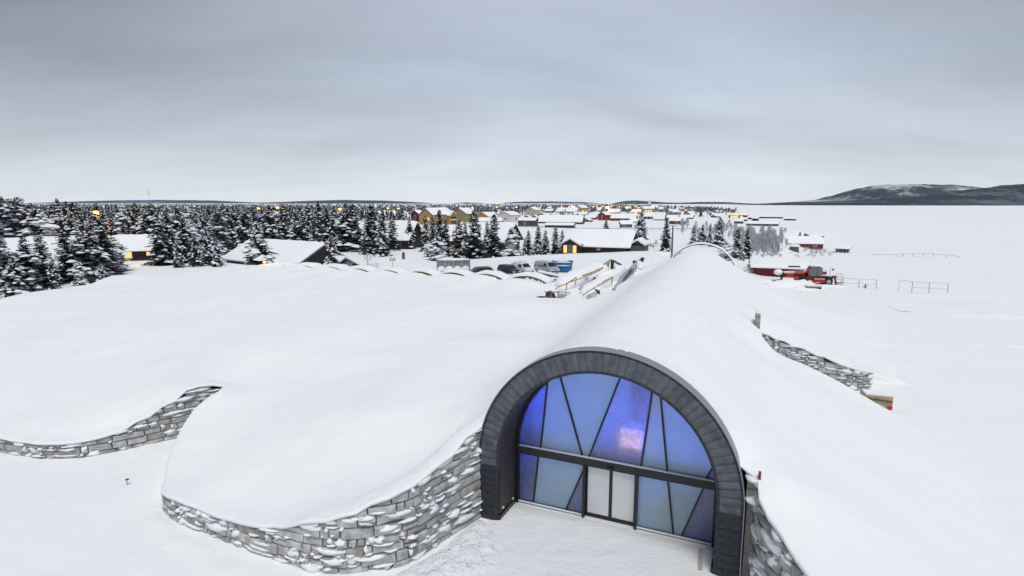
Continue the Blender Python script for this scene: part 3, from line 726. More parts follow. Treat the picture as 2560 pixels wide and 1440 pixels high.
def frost(name, tint, blue, tr=.5, bumpy=.3, clear=.0):
    """frosted pane: scatters light from both sides, a little of the room shows through"""
    m = bpy.data.materials.new(name); m.use_nodes = True; t = m.node_tree; t.nodes.clear()
    o = t.nodes.new('ShaderNodeOutputMaterial')
    df = t.nodes.new('ShaderNodeBsdfDiffuse'); tl = t.nodes.new('ShaderNodeBsdfTranslucent'); gl = t.nodes.new('ShaderNodeBsdfGlossy'); tp = t.nodes.new('ShaderNodeBsdfTransparent')
    df.inputs[0].default_value = (*tint, 1); tl.inputs[0].default_value = (*blue, 1); gl.inputs[0].default_value = (.9, .9, .9, 1); gl.inputs[1].default_value = .35; tp.inputs[0].default_value = (.8, .85, .9, 1)
    g = t.nodes.new('ShaderNodeTexCoord'); nz = t.nodes.new('ShaderNodeTexNoise'); nz.inputs['Scale'].default_value = 1.3; nz.inputs['Detail'].default_value = 8; nz.inputs['Roughness'].default_value = .7; t.links.new(g.outputs['Object'], nz.inputs['Vector'])
    rp = t.nodes.new('ShaderNodeMapRange'); rp.inputs[1].default_value = .35; rp.inputs[2].default_value = .7; rp.inputs[3].default_value = tr - .12; rp.inputs[4].default_value = tr + .12; t.links.new(nz.outputs['Fac'], rp.inputs[0])
    a = t.nodes.new('ShaderNodeMixShader'); t.links.new(rp.outputs[0], a.inputs[0]); t.links.new(df.outputs[0], a.inputs[1]); t.links.new(tl.outputs[0], a.inputs[2])
    b = t.nodes.new('ShaderNodeMixShader'); b.inputs[0].default_value = clear
    if clear > .1:
        n3 = t.nodes.new('ShaderNodeTexNoise'); n3.inputs['Scale'].default_value = 4.5; n3.inputs['Detail'].default_value = 10; n3.inputs['Roughness'].default_value = .75; n3.inputs['Distortion'].default_value = 1.5; t.links.new(g.outputs['Object'], n3.inputs['Vector'])
        r3 = t.nodes.new('ShaderNodeMapRange'); r3.inputs[1].default_value = .38; r3.inputs[2].default_value = .62; r3.inputs[3].default_value = clear * .35; r3.inputs[4].default_value = min(.9, clear * 1.7); t.links.new(n3.outputs['Fac'], r3.inputs[0]); t.links.new(r3.outputs[0], b.inputs[0])
    t.links.new(a.outputs[0], b.inputs[1]); t.links.new(tp.outputs[0], b.inputs[2])
    c = t.nodes.new('ShaderNodeMixShader'); c.inputs[0].default_value = .10; t.links.new(b.outputs[0], c.inputs[1]); t.links.new(gl.outputs[0], c.inputs[2])
    t.links.new(c.outputs[0], o.inputs[0]); return m
fA = frost('frosted_glass', (.36, .50, .54), (.85, .95, 1.0), .55, clear=.04)
fB = frost('frosted_glass_dark', (.10, .12, .17), (.7, .75, .95), .4, clear=.25)
fC = frost('frosted_glass_clear', (.16, .18, .30), (.75, .75, 1.0), .5, clear=.32)
fD = frost('door_glass_white', (.82, .83, .84), (.9, .9, .9), .15)
def pane(poly, m): MB().prism([(p[0], p[1]) for p in poly], 'y', GY - .01, GY + .012).build('glass_pane', m, PT)
def arcpts(p0, p1, k=8):
    a0 = math.atan2(p0[1] - ZS, p0[0]); a1 = math.atan2(p1[1] - ZS, p1[0])
    return [(gr * math.cos(a0 + (a1 - a0) * i / k), ZS + gr * math.sin(a0 + (a1 - a0) * i / k)) for i in range(k + 1)]
edges = [((-gr, ZS), (-gr, ZS))] + up + [((gr, ZS), (gr, ZS))]
pm = [fB, fA, fA, fC, fA, fA, fB]
for i in range(len(edges) - 1):
    (a0, a1), (b0, b1) = edges[i], edges[i + 1]
    poly = [a0, b0] + arcpts(b1, a1)
    if i == 0: poly = [(-gr, ZS), b0] + arcpts(b1, (-gr, ZS + .001))
    pane(poly, pm[i])
lo = [((.80, .06), (1.04, 2.47)), ((2.38, .06), (3.20, 2.47)), ((7.18, .06), (6.85, 2.47)), ((7.50, .06), (8.29, 2.47))]
lo = [tuple((p[0] - off, p[1]) for p in q) for q in lo]
DL, DM, DR = 3.28 - off, 4.43 - off, 5.56 - off
for a, b_ in (lo[0], lo[2], lo[3]): m_ = MB(); bar2(m_, a, b_, .07); m_.build('mullion', M['black'], PT)
hx = lambda z: lo[1][0][0] + (lo[1][1][0] - lo[1][0][0]) * (z - .06) / 2.41
zc2 = .06 + (DL - .05 - lo[1][0][0]) / (lo[1][1][0] - lo[1][0][0]) * 2.41
m_ = MB(); bar2(m_, lo[1][0], (DL - .05, min(2.3, zc2)), .07); m_.build('mullion', M['black'], PT)
pane([(-gr, .06), lo[0][0], lo[0][1], (-gr, 2.47)], fB)
zq = min(2.3, zc2)
pane([lo[0][0], lo[1][0], (DL - .06, zq), (DL - .06, 2.47), lo[0][1]], fA)
pane([lo[1][0], (DL - .06, .06), (DL - .06, zq)], fB)
pane([(DR + .05, .06), lo[2][0], lo[2][1], (DR + .05, 2.47)], fA)
pane([lo[2][0], lo[3][0], lo[3][1], lo[2][1]], fA)
pane([lo[3][0], (gr, .06), (gr, 2.47), lo[3][1]], fB)
for x in (DL - .02, DR + .03): MB().box((x, GY - .1, 1.23), (.10, .3, 2.5)).build('door_post', M['black'], PT)
for x0, x1, sd in ((-gr, DL - .07, 0), (DR + .08, gr, 0)):
    MB().box(((x0 + x1) / 2, GY - .03, .03), (x1 - x0, .14, .09)).build('base_rail', M['black'], PT)
    MB().box(((x0 + x1) / 2, GY - .14, .085), (x1 - x0, .1, .03)).build('snow_line', M['snow'], PT)
for x0, x1 in ((DL + .04, DM), (DM, DR - .03)):
    dr = MB()
    for c_, d_ in (((x0 + .035, 1.2), (.07, 2.5)), ((x1 - .035, 1.2), (.07, 2.5)), (((x0 + x1) / 2, 2.44), (x1 - x0, .07)), (((x0 + x1) / 2, .08), (x1 - x0, .18))): dr.box((c_[0], GY + .02 + (.0005 if d_[0] > .2 else 0), c_[1]), (d_[0] - (.142 if d_[0] > .2 else 0), .06, d_[1]))
    do = dr.build('sliding_door', M['black'], PT)
    MB().box(((x0 + x1) / 2, GY + .03, 1.28), (x1 - x0 - .14, .02, 2.2)).build('door_glass', fD, do)
MB().box((DM, GY - .24, 2.60), (.32, .12, .07)).build('door_sensor', M['black'], PT)
# upper-floor parapet; added panels shaped to cast polygon shadows on the panes
inn = mat('inner_wall', (.25, .27, .30), .8)
MB().box((0, GY + .30, 3.2), (8.3, .06, .62)).build('gallery_parapet', inn, PT)
MB().box((0, GY + 3.3, 2.72), (8.6, 6.0, .12)).build('gallery_floor', inn, PT)
rm = MB(); rm.prism([ring_pt(l, ri - .02) for l in np.linspace(0, LT, 40)], 'y', GY + 6.4, GY + 6.5); strip(rm, ri - .02, GY + .02, ri - .02, GY + 6.45); rm.box((0, GY + 3.3, -.06), (8.8, 6.4, .1)); rm.build('foyer_shell', inn, PT)
MB().prism([(DR + .75, .1), (DR + 1.9, .1), (DR + 1.9, 1.95), (DR + 1.3, 1.95), (DR + .75, 1.4)], 'y', GY + .25, GY + .3).build('shadow_panel', inn, PT)
MB().prism([(1.5 - off + .3, .1), (3.0 - off, .1), (3.0 - off, 1.2), (1.2 - off, .8)], 'y', GY + .6, GY + .65).build('shadow_panel', inn, PT)
MB().box((.82, GY + .18, 3.93), (.98, .03, .84)).build('window_glow_panel', mat('window_glow_panel', (.8, .7, .75), .5, emit=(1.0, .66, .78), es=2.2), PT)  # glowing panel standing in for a bright window behind the pane
MB().box((.95, GY + .85, 5.9), (1.5, .03, 1.5)).build('backing_board', mat('backing_board', (.20, .17, .20), .7, wave=('X', 9)), PT)
def lamp(name, loc, power, col, size, parent=None, rot=None, spot=False):
    l = bpy.data.lights.new(name, 'POINT'); l.energy = power; l.color = col; l.shadow_soft_size = size
    o = bpy.data.objects.new(name, l); COL.objects.link(o); o.location = loc
    if parent is not None: o.parent = parent
    return o
BL = (.10, .16, 1.0)
lamp('stage_lamp', (-3.4, GY + 1.0, 5.0), 170, (.01, .07, 1.0), .15, PT)
lamp('stage_lamp', (-.6, GY + 2.0, 5.6), 380, (.13, .30, 1.0), .2, PT)
lamp('stage_lamp', (1.9, GY + 1.6, 4.4), 190, (.20, .22, 1.0), .2, PT)
lamp('stage_lamp', (3.2, GY + 1.7, 5.4), 360, (.08, .17, 1.0), .2, PT)
lamp('stage_lamp', (-4.0, GY + .8, 2.3), 22, (.02, .05, 1.0), .1, PT)
lamp('stage_lamp', (-2.2, GY + 1.1, 2.1), 60, (.22, .30, 1.0), .15, PT)
lamp('stage_lamp', (1.9, GY + .9, 2.3), 60, (.17, .22, 1.0), .12, PT)
lamp('door_fill_lamp', (.0, GY + 2.2, 2.2), 22, (.8, .9, 1.0), .2, PT)  # added fill behind the doors, brightens their glass
# side posts of concrete, rusty beam end and block on the right
MB().box((-5.62, .35, 2.05), (.22, .5, 4.3)).build('concrete_post', M['concrete'], PT)
MB().box((5.64, .3, 1.6), (.26, .5, 3.5)).build('concrete_post', M['concrete'], PT)
bm_ = MB(); bm_.box((5.73, .12, 3.95), (.5, .6, .32)); bm_.box((5.70, .1, 3.60), (.46, .6, .34)); bm_.build('concrete_block', M['concrete'], PT)
MB().box((5.86, -.32, 3.98), (.09, .14, 1.15)).build('rusty_beam', M['rust'], PT)
MB().sphere((5.72, -.02, 4.18), .36, 10, 6, sq=(.95, 1.2, .4)).build('snow_lump', M['snow'], PT, smooth=True); MB().sphere((5.76, -.16, 3.38), .34, 10, 6, sq=(1.0, .9, .42)).build('snow_lump', M['snow'], PT, smooth=True)

# forecourt of packed snow, rough snow heaps
def patch(name, poly, m, z, amp, sc, step=.25, kind='structure', dome=0.0, th=.0):
    """an uneven sheet of snow over a plan polygon; dips to the ground at its rim"""
    xs = [p[0] for p in poly]; ys = [p[1] for p in poly]; idx = {}; b = MB(); P2 = [Vector(p) for p in poly]
    def ed(x, y):
        dm = 1e9
        for i in range(len(P2)):
            a, c = P2[i], P2[(i + 1) % len(P2)]; q = Vector((x, y)); ab = c - a; k = max(0, min(1, (q - a).dot(ab) / ab.length_squared)); dm = min(dm, (q - a - ab * k).length)
        return dm
    nx_ = int((max(xs) - min(xs)) / step) + 2; ny_ = int((max(ys) - min(ys)) / step) + 2
    for j in range(ny_):
        for i in range(nx_):
            x, y = min(xs) + i * step, min(ys) + j * step
            if inside(x, y, poly):
                e_ = sstep(ed(x, y) / .9); g0 = G(x, y)
                h = z * e_ + dome * sstep(ed(x, y) / 2.2) + amp * e_ * (noise.noise(Vector((x * sc, y * sc, 2))) * .6 + abs(noise.noise(Vector((x * sc * 2.7, y * sc * 2.7, 5)))) * .7)
                idx[(i, j)] = len(b.v); b.v.append((x, y, g0 + h - .03 * (1 - e_)))
    for (i, j), a in idx.items():
        if (i + 1, j) in idx and (i, j + 1) in idx and (i + 1, j + 1) in idx: b.f.append((a, idx[(i + 1, j)], idx[(i + 1, j + 1)], idx[(i, j + 1)])); b.m.append(0)
    return b.build(name, m, smooth=True, kind=kind)
def Bp(*l): return [tuple(W(a, b)[:2]) for a, b in l]
patch('entrance_path', Bp((-.6, 2.0), (9.5, 2.0), (9.6, -3), (11.2, -8), (8, -13), (2, -12), (-1.4, -8), (-.8, -4), (-.8, -1)), M['packed'], .05, .06, 1.1, .16)
patch('snow_heap', Bp((-1.1, .1), (.3, -.6), (1.6, -2.6), (.9, -5), (-1.0, -7), (-2.6, -6.4), (-2.3, -4.9), (-1.6, -3), (-1.3, -1)), M['rough_snow'], .12, .35, 1.3, .13, dome=.16)
patch('snow_heap', Bp((-4, -5.8), (-2, -5.2), (-1.0, -6.8), (-3, -8), (-8, -8.4), (-13, -7.6), (-16.5, -5.6), (-15.4, -4.9), (-12, -6.0), (-8, -6.2)), M['snow_ground'], .02, .10, 1.0, .2, dome=.03)
# plank and litter at the entrance
pk = MB(); pk.box((0, 0, 0), (.16, 1.3, .035)); pk.build('plank', mat('frosted_plank', (.42, .40, .37), .85, var=.2), None, label='frosted grey plank lying in front of the right side of the glass', cat='plank').location = W(8.45, .55, .14)
bpy.data.objects['plank'].rotation_euler = (R(3), 0, AB + R(4))
sg = empty('ground_stake', ground_px(318, 1212), 0, 'tiny dark marker stake poking out of the snow in the left yard', 'stake')
MB().tube([(0, 0, -.1), (0, 0, .25)], .015, 6).build('stake_rod', M['black'], sg); MB().box((.03, 0, .29), (.16, .12, .03)).build('stake_plate', M['letter'], sg)
# plywood crate behind the slope
cr = empty('plywood_crate', W(18.0, 23.6, 0), AB + R(6), 'plywood board box with a red corner behind the snow slope on the right', 'crate')
MB().box((0, 0, .35), (1.7, 1.1, .95)).build('box_body', M['ply'], cr); MB().box((.70, -.575, .02), (.3, .04, .34)).build('red_panel', M['redmark'], cr)
MB().box((0, 0, .87), (1.55, 1.0, .1)).build('snow_cap', M['snow'], cr); MB().bar((-.84, -.6, .62), (.84, -.6, .5), .05).build('batten', M['dkroof'], cr)

# ============================================================ far end of the hall and the row of vault ribs
def arch_rim(root, r, half_ang, th, dep, zc0, m, snow_th, capdep, wl=0.0, a_lo=None, a_hi=None, gaps=True):
    a0 = math.pi / 2 + (a_hi if a_hi else half_ang); a1 = math.pi / 2 - (a_lo if a_lo else half_ang); K = 18
    b = MB(); segs = []
    for k in range(K + 1):
        a = a0 + (a1 - a0) * k / K
        for rr_, y in ((r - th, 0), (r, 0), (r, dep), (r - th, dep)): b.v.append((rr_ * math.cos(a), y, zc0 + rr_ * math.sin(a)))
    for k in range(K):
        for q in range(4): b.f.append((k * 4 + q, k * 4 + (q + 1) % 4, k * 4 + 4 + (q + 1) % 4, k * 4 + 4 + q)); b.m.append(0)
    b.f += [(0, 1, 2, 3), (K * 4, K * 4 + 1, K * 4 + 2, K * 4 + 3)]; b.m += [0, 0]
    b.build('arch_rib', m, root)
    if gaps:
        g = MB(); rg = random.Random(int(r * 1000 + root.location.x * 10))
        for _ in range(7):
            a = a0 + (a1 - a0) * rg.uniform(.35, 1); g.sphere(((r - th * .8) * math.cos(a), -.06, zc0 + (r - th * .85) * math.sin(a)), .13, 7, 4, sq=(1.5, .6, .8))
        g.build('snow_clods', M['snow'], root, smooth=True, kind='stuff')
    c = MB(); prof_ = [(0, -.06), (snow_th * .8, -.12), (snow_th, capdep * .3), (snow_th, capdep * .7), (snow_th * .7, capdep), (0, capdep)]
    for k in range(K + 1):
        a = a0 + (a1 - a0) * k / K; tw = 1 + .18 * math.sin(k * 1.3 + r)
        for dr_, y in prof_: rr_ = r + .003 + dr_ * tw; c.v.append((rr_ * math.cos(a), y, zc0 + rr_ * math.sin(a)))
    n6 = 6
    for k in range(K):
        for q in range(n6 - 1): c.f.append((k * n6 + q, k * n6 + q + 1, k * n6 + n6 + q + 1, k * n6 + n6 + q)); c.m.append(0)
    c.f += [tuple(range(n6)), tuple(K * n6 + q for q in range(n6))]; c.m += [0, 0]
    c.build('snow_cap', M['snow'], root, smooth=True)
ordn = ['orange-lit rib of a vault at the left end of the row behind the mound', 'vault rib with snow cap second from the left end of the row', 'vault rib with snow cap third from the left end of the row', 'vault rib with snow cap fourth from the left end of the row', 'vault rib with snow cap left of the wooden signpost', 'vault rib with snow cap just in front of the snowy display frame', 'vault rib with snow cap between display frame and dark estate car', 'vault rib with snow cap in front of the dark hatchback', 'rightmost vault rib with snow cap in front of the blue trailer lid']
for (cs, ct), lb in zip(VAULTS, ordn):
    r_ = 5.2
    vz_ = VZ - .12
    rt = empty('vault_rib', W(cs, ct - .2, 0), AB, lb, 'vault', 'curved timber vault ribs along the back of the mound')
    arch_rim(rt, r_, R(33), .34, .5, vz_ - r_, M['olive'], .3, 2.2)
# orange lamp behind the leftmost
hr = empty('hall_end_arch', W(2.75, 61.6, 0), AB, 'tall rounded end arch of the long hall rising behind the snow roof', 'arch')
arch_rim(hr, 4.75, R(60), .09, .7, 8.25 - 4.75, M['dkroof'], .22, .9, gaps=False, a_lo=R(80), a_hi=R(66))

# ============================================================ snow bank beside the car park
bank = [(1095, 4.0, 96), (1178, 4.2, 97), (1240, 4.35, 98.5), (1300, 4.5, 100), (1425, 4.75, 102), (1500, 4.8, 103), (1570, 4.95, 104), (1630, 5.0, 105), (1670, 3.6, 106), (1690, 2.2, 106)]
b = MB(); rb = random.Random(2); ST = 90
bx = [q[0] for q in bank]; bz = [q[1] for q in bank]; by = [q[2] for q in bank]
for i in range(ST + 1):
    px = 1095 + (1690 - 1095) * i / ST; zt_ = interp(px, bx, bz); Y = interp(px, bx, by)
    X = (px - 1280) / F_PX * (Y * _c + 1.3); g = 2.0
    wob = noise.noise(Vector((px * .05, 0, 0))) * .35
    for dy, q in ((-4.2, -.05), (-3.3, .12), (-2.3, .45), (-1.2, .82), (-.5, .98), (0, 1.0), (1.2, .97), (3.5, .75), (7, .3), (10, -.05)):
        nn = noise.noise(Vector((px * .12, dy * .8, 3))) * .25 * (0 if q > .95 else 1)
        b.v.append((X, Y + dy + wob + nn, g + (zt_ - g) * q + nn * .4))
for i in range(ST):
    for k in range(9): b.f.append((i * 10 + k, (i + 1) * 10 + k, (i + 1) * 10 + k + 1, i * 10 + k + 1)); b.m.append(0)
b.build('snow_bank', M['snow_bank'], smooth=True, kind='structure')
# ---- vehicles, village, trees
#@@PART2@@

# ============================================================ parked vehicles and car-park things
def wheel(root, x, y, r, w_=.22):
    o = MB().tube([(x, y - w_ / 2, r), (x, y + w_ / 2, r)], r, 16).build('wheel', M['tyre'], root)
    MB().tube([(x, y - w_ / 2 - .01, r), (x, y + w_ / 2 + .01, r)], r * .62, 12).build('rim', M['rim'], o)
def car(name, label, cat, loc, yaw, L, Wd, prof, paint, glass, r=.33, rack=False, snowtop=True, lights=True, plate=True, wx=None):
    """prof: side outline (x forward, z) of the body; glass: list of (poly side windows), windscreen (x0,z0,x1,z1), rear"""
    root = empty(name, loc, yaw, label, cat)
    b = MB(); n = len(prof); hw = Wd / 2
    zt = max(p[1] for p in prof)
    def hwz(z): return hw * (1 - .16 * max(0, (z - zt * .52) / (zt * .48)))     # tumblehome
    b.v = [(x, -hwz(z), z) for x, z in prof] + [(x, hwz(z), z) for x, z in prof]
    b.f = [tuple(range(n))[::-1], tuple(range(n, 2 * n))] + [(i, (i + 1) % n, n + (i + 1) % n, n + i) for i in range(n)]; b.m = [0] * len(b.f)
    bo = b.build('body', paint, root)
    bv = bo.modifiers.new('bevel', 'BEVEL'); bv.width = .05; bv.segments = 2; bv.limit_method = 'ANGLE'
    for poly in glass['side']:
        for sd in (-1, 1):
            g = MB(); g.v = [(x, sd * (hwz(z) + .012), z) for x, z in poly] + [(x, sd * (hwz(z) - .02), z) for x, z in poly]; k = len(poly)
            g.f = [tuple(range(k)), tuple(range(k, 2 * k))] + [(i, (i + 1) % k, k + (i + 1) % k, k + i) for i in range(k)]; g.m = [0] * len(g.f); g.build('side_window', M['autoglass'], root)
    for nm, (x0, z0, x1, z1) in (('windscreen', glass['ws']), ('rear_window', glass['rw'])):
        if x0 is None: continue
        d = Vector((x1 - x0, 0, z1 - z0)); nn = Vector((d.z, 0, -d.x)).normalized() * .015
        if nm == 'rear_window': nn = -nn
        g = MB(); w0, w1 = hwz(z0) - .09, hwz(z1) - .1
        g.v = [(x0 + s_ * nn.x, y, z0 + s_ * nn.z) for s_ in (1, -1) for y in (-w0, w0)] + [(x1 + s_ * nn.x, y, z1 + s_ * nn.z) for s_ in (1, -1) for y in (-w1, w1)]
        g.f = [(0, 1, 5, 4), (2, 3, 7, 6), (0, 4, 6, 2), (1, 5, 7, 3), (0, 2, 3, 1), (4, 5, 7, 6)]; g.m = [0] * 6; g.build(nm, M['autoglass'], root)
    fx = max(p[0] for p in prof); rx = min(p[0] for p in prof)
    wx = wx or (fx - .85, rx + .85)
    for x in wx:
        for sd in (-1, 1): wheel(root, x, sd * (hw - .1), r)
    for sd in (-1, 1):
        MB().box((fx - .02, sd * (hw - .28), .72), (.1, .36, .17)).build('headlight', M['headl'], root)
        MB().box((glass['ws'][0] - .25, sd * (hw + .1), glass['ws'][1] + .08), (.1, .2, .16)).build('mirror', paint, root)
    MB().box((fx - .005, 0, .5), (.08, Wd * .8, .16)).build('grille', M['blackp'], root)
    MB().box((fx + .03, 0, .36), (.03, .5, .11)).build('number_plate', M['wtrim'], root)
    if snowtop:
        xs = [p[0] for p in prof if p[1] > zt - .12]; x0, x1 = min(xs) + .15, max(xs) - .1
        MB().sphere(((x0 + x1) / 2, 0, zt), 1, 14, 6, sq=((x1 - x0) / 2, hw * .72, .09)).build('roof_snow', M['snow'], root, smooth=True)
    return root
van = [(-2.45, .35), (-2.5, .9), (-2.42, 1.6), (-2.3, 1.93), (-1.9, 1.99), (.9, 1.99), (1.2, 1.9), (1.85, 1.25), (2.4, 1.05), (2.48, .8), (2.5, .35), (2.05, .3), (1.2, .3), (-1.2, .3)]
vg = dict(side=[[(.35, 1.2), (1.35, 1.2), (1.6, 1.28), (1.12, 1.75), (.35, 1.78)]], ws=(1.84, 1.27, 1.25, 1.86), rw=(-2.47, 1.25, -2.36, 1.75))
van2 = [(-2.1, .33), (-2.15, .9), (-2.08, 1.5), (-1.95, 1.78), (-1.6, 1.83), (.35, 1.83), (.65, 1.76), (1.3, 1.12), (2.05, .95), (2.15, .7), (2.15, .33), (1, .28), (-1, .28)]
vg2 = dict(side=[[(-.1, 1.1), (.85, 1.1), (1.05, 1.16), (.6, 1.6), (-.1, 1.62)]], ws=(1.28, 1.14, .7, 1.72), rw=(-2.13, 1.15, -2.02, 1.6))
est = [(-2.25, .35), (-2.32, .8), (-2.2, 1.05), (-1.9, 1.38), (-1.6, 1.47), (.1, 1.47), (.45, 1.4), (1.15, .98), (2.15, .84), (2.3, .6), (2.3, .32), (1, .25), (-1, .25)]
eg = dict(side=[[(-1.75, 1.02), (-.55, 1.0), (-.55, 1.36), (-1.5, 1.36)], [(-.48, 1.0), (.9, .99), (.4, 1.33), (-.48, 1.36)]], ws=(1.13, 1.0, .5, 1.38), rw=(-2.2, 1.03, -1.93, 1.35))
suv = [(-2.0, .4), (-2.08, .9), (-2.0, 1.15), (-1.75, 1.6), (-1.4, 1.7), (.2, 1.7), (.5, 1.62), (1.05, 1.1), (1.95, .98), (2.08, .75), (2.08, .38), (.9, .3), (-.9, .3)]
sg_ = dict(side=[[(-1.7, 1.12), (-.6, 1.1), (-.6, 1.56), (-1.45, 1.56)], [(-.52, 1.1), (.85, 1.1), (.42, 1.53), (-.52, 1.56)]], ws=(1.03, 1.12, .55, 1.6), rw=(-1.99, 1.18, -1.78, 1.55))
def cpos(px, py): p = ground_px(px, py); return p
v1 = car('parked_van', 'silver panel van with dark lettering on its side, parked left of the blue skip', 'van', cpos(1366, 682), R(-58), 5, 1.92, van, M['silver'], vg, snowtop=False)
tx = bpy.data.curves.new('van_lettering', 'FONT'); tx.body = 'BL COMP'; tx.size = .62; tx.extrude = .004; tx.align_x = 'CENTER'; tx.shear = .2
to = bpy.data.objects.new('lettering', tx); COL.objects.link(to); to.data.materials.append(M['letter']); to.parent = v1; to.location = (-1.05, -.955, 1.02); to.rotation_euler = (R(88), 0, 0)
bpy.context.view_layer.update(); lm_ = bpy.data.meshes.new_from_object(to); lo_ = bpy.data.objects.new('lettering', lm_); COL.objects.link(lo_); lo_.parent = v1; lo_.location = to.location; lo_.rotation_euler = to.rotation_euler; bpy.data.objects.remove(to); lo_.name = 'lettering'
car('parked_van', 'small white delivery van with roof bars beside the dark hatchback', 'van', cpos(1306, 683), R(-52), 4.3, 1.8, van2, M['whitep'], vg2, r=.31)
MBr = MB(); MBr.bar((-1.2, -.75, 1.95), (-1.2, .75, 1.95), .05); MBr.bar((.1, -.75, 1.95), (.1, .75, 1.95), .05)
for x in (-1.2, .1):
    for y in (-.7, .7): MBr.bar((x, y, 1.8), (x, y, 1.95), .04)
MBr.build('roof_bars', M['blackp'], bpy.data.objects['parked_van.001'])
car('parked_car', 'dark hatchback parked against the small white van', 'car', cpos(1272, 687), R(-50), 4.3, 1.8, suv, M['darkp'], sg_, snowtop=False)
car('parked_car', 'low dark estate car half hidden behind the snow humps', 'car', cpos(1198, 689), R(196), 4.7, 1.85, est, M['darkp'], eg, snowtop=False)
car('parked_car', 'silver people carrier parked right of the blue skip', 'car', cpos(1452, 671), R(-62), 4.4, 1.85, van2, M['silver'], dict(side=vg2['side'] + [[(-1.8, 1.1), (-.25, 1.1), (-.25, 1.62), (-1.7, 1.6)]], ws=vg2['ws'], rw=vg2['rw']), r=.32)
pk_ = car('parked_car', 'black off-road car with a loaded roof rack beside the snow bank', 'car', cpos(1484, 662), R(-20), 4.6, 1.9, suv, M['blackp'], sg_, r=.38, snowtop=False)
rk = MB()
for y in (-.7, .7): rk.bar((-1.6, y, 1.85), (.4, y, 1.85), .05)
for x in (-1.5, -.9, -.3, .3): rk.bar((x, -.7, 1.85), (x, .7, 1.85), .05)
for x in (-1.4, .2):
    for y in (-.6, .6): rk.bar((x, y, 1.6), (x, y, 1.85), .04)
rk.build('roof_rack', M['galv'], pk_)
MB().box((-.6, 0, 1.93), (1.5, .9, .12)).build('roof_load', M['tarp_black'], pk_)
# blue skip
sk_ = empty('waste_skip', cpos(1407, 679), R(-8), 'bright blue steel waste skip between the silver van and silver people carrier', 'skip')
b = MB(); ww = 1.35
o_ = [(-1.9, 1.75), (1.75, 1.75), (1.35, .15), (-1.35, .15)]
b.prism(o_, 'y', -ww, -ww + .06); b.prism(o_, 'y', ww - .06, ww)
b.prism([(-1.9, 1.95), (-1.82, 1.95), (-1.3, .15), (-1.37, .15)], 'y', -ww + .06, ww - .06); b.prism([(1.75, 1.75), (1.67, 1.75), (1.29, .15), (1.37, .15)], 'y', -ww + .06, ww - .06); b.box((0, 0, .19), (2.6, 2 * ww - .13, .06))
b.build('skip_body', M['blueskip'], sk_)
for x in (-1.1, -.4, .3, 1.0): MB().prism([(x - .05, 1.05), (x + .05, 1.05), (x * .85 + .05, .2), (x * .85 - .05, .2)], 'y', -ww - .06, -ww).build('rib', M['blueskip'], sk_)
MB().box((0, -ww - .05, 1.12), (3.2, .12, .12)).build('rim_rail', M['blueskip'], sk_)
MB().sphere((0, -ww - .06, 1.2), 1, 12, 5, sq=(1.5, .12, .09)).build('ledge_snow', M['snow'], sk_, smooth=True)
MB().sphere((0, 0, 1.55), 1, 14, 6, sq=(1.6, 1.2, .25)).build('snow_fill', M['snow'], sk_, smooth=True)
MB().box((1.3, .6, 1.85), (.7, .4, .1)).build('lid_flap', M['dkroof'], sk_)
# blue-sided covers in front of the vans
def cover(label, pa, pb, Y0, dz, hgt, sn, m=M['bluetarp'], name='blue_trailer'):
    a = atY(*pa, Y0[0]); c = atY(*pb, Y0[1]); r_ = empty(name, (a.x, a.y, 0), 0, label, 'trailer')
    A_ = Vector((0, 0, a.z)); B_ = c - Vector((a.x, a.y, 0)); back = Vector((.4, 1.1, 0))
    q = MB(); q.v = [tuple(A_), tuple(B_), tuple(B_ - Vector((0, 0, hgt[1]))), tuple(A_ - Vector((0, 0, hgt[0])))]; q.v += [tuple(Vector(v) + back * .06) for v in q.v]
    q.f = [(0, 1, 2, 3), (7, 6, 5, 4), (0, 4, 5, 1), (3, 2, 6, 7), (0, 3, 7, 4), (1, 5, 6, 2)]; q.m = [0] * 6; q.build('side_panel', m, r_)
    k = MB(); top = []
    for off_, up_ in ((-.02, .01), (.05, sn), (.9, sn), (1.0, -.3)): k.v += [tuple(A_ + back * off_ + Vector((0, 0, up_))), tuple(B_ + back * off_ + Vector((0, 0, up_)))]
    for i in range(3): k.f.append((2 * i, 2 * i + 1, 2 * i + 3, 2 * i + 2)); k.m.append(0)
    k.f += [(0, 2, 4, 6), (1, 3, 5, 7)]; k.m += [0, 0]
    k.build('snow_cover', M['snow'], r_)
    f_ = MB()
    for p_ in (A_, B_): f_.bar((p_.x + .5, p_.y + 1, 1.9), (p_.x + .5, p_.y + 1, p_.z - .2), .15)
    f_.build('support', M['dkroof'], r_); return r_
cover('long blue-sided trailer lid under snow in front of the silver van', (1344, 680), (1408, 694), (80, 76), 0, (.6, .7), .16)
cover('blue-sided trailer behind the vault rib beside a pink sign', (1268, 689), (1325, 681), (84, 88), 0, (.8, .3), .08)
rs = empty('round_sign', atY(1290, 695, 80), R(20), 'red and white round sign face leaning by the blue trailer', 'sign')
MB().tube([(0, -.03, -.1), (0, .03, -.1)], .62, 20).build('sign_face', M['redmark'], rs); MB().tube([(0, -.05, -.1), (0, -.035, -.1)], .42, 20).build('sign_centre', M['white'], rs); MB().bar((0, .05, -3), (0, .05, -.1), .06).build('post', M['galv'], rs)
bb_ = empty('buried_box', atY(1379, 699, 74), R(-12), 'small black box edge showing from the snow below the long blue trailer', 'box')
MB().prism([(-.65, .12), (.65, .05), (.35, -.12), (-.3, -.12)], 'y', 0, .8).build('box_body', M['dkroof'], bb_); MB().sphere((0, .5, .1), 1, 12, 6, sq=(.8, .6, .16)).build('snow_cap', M['snow'], bb_, smooth=True)

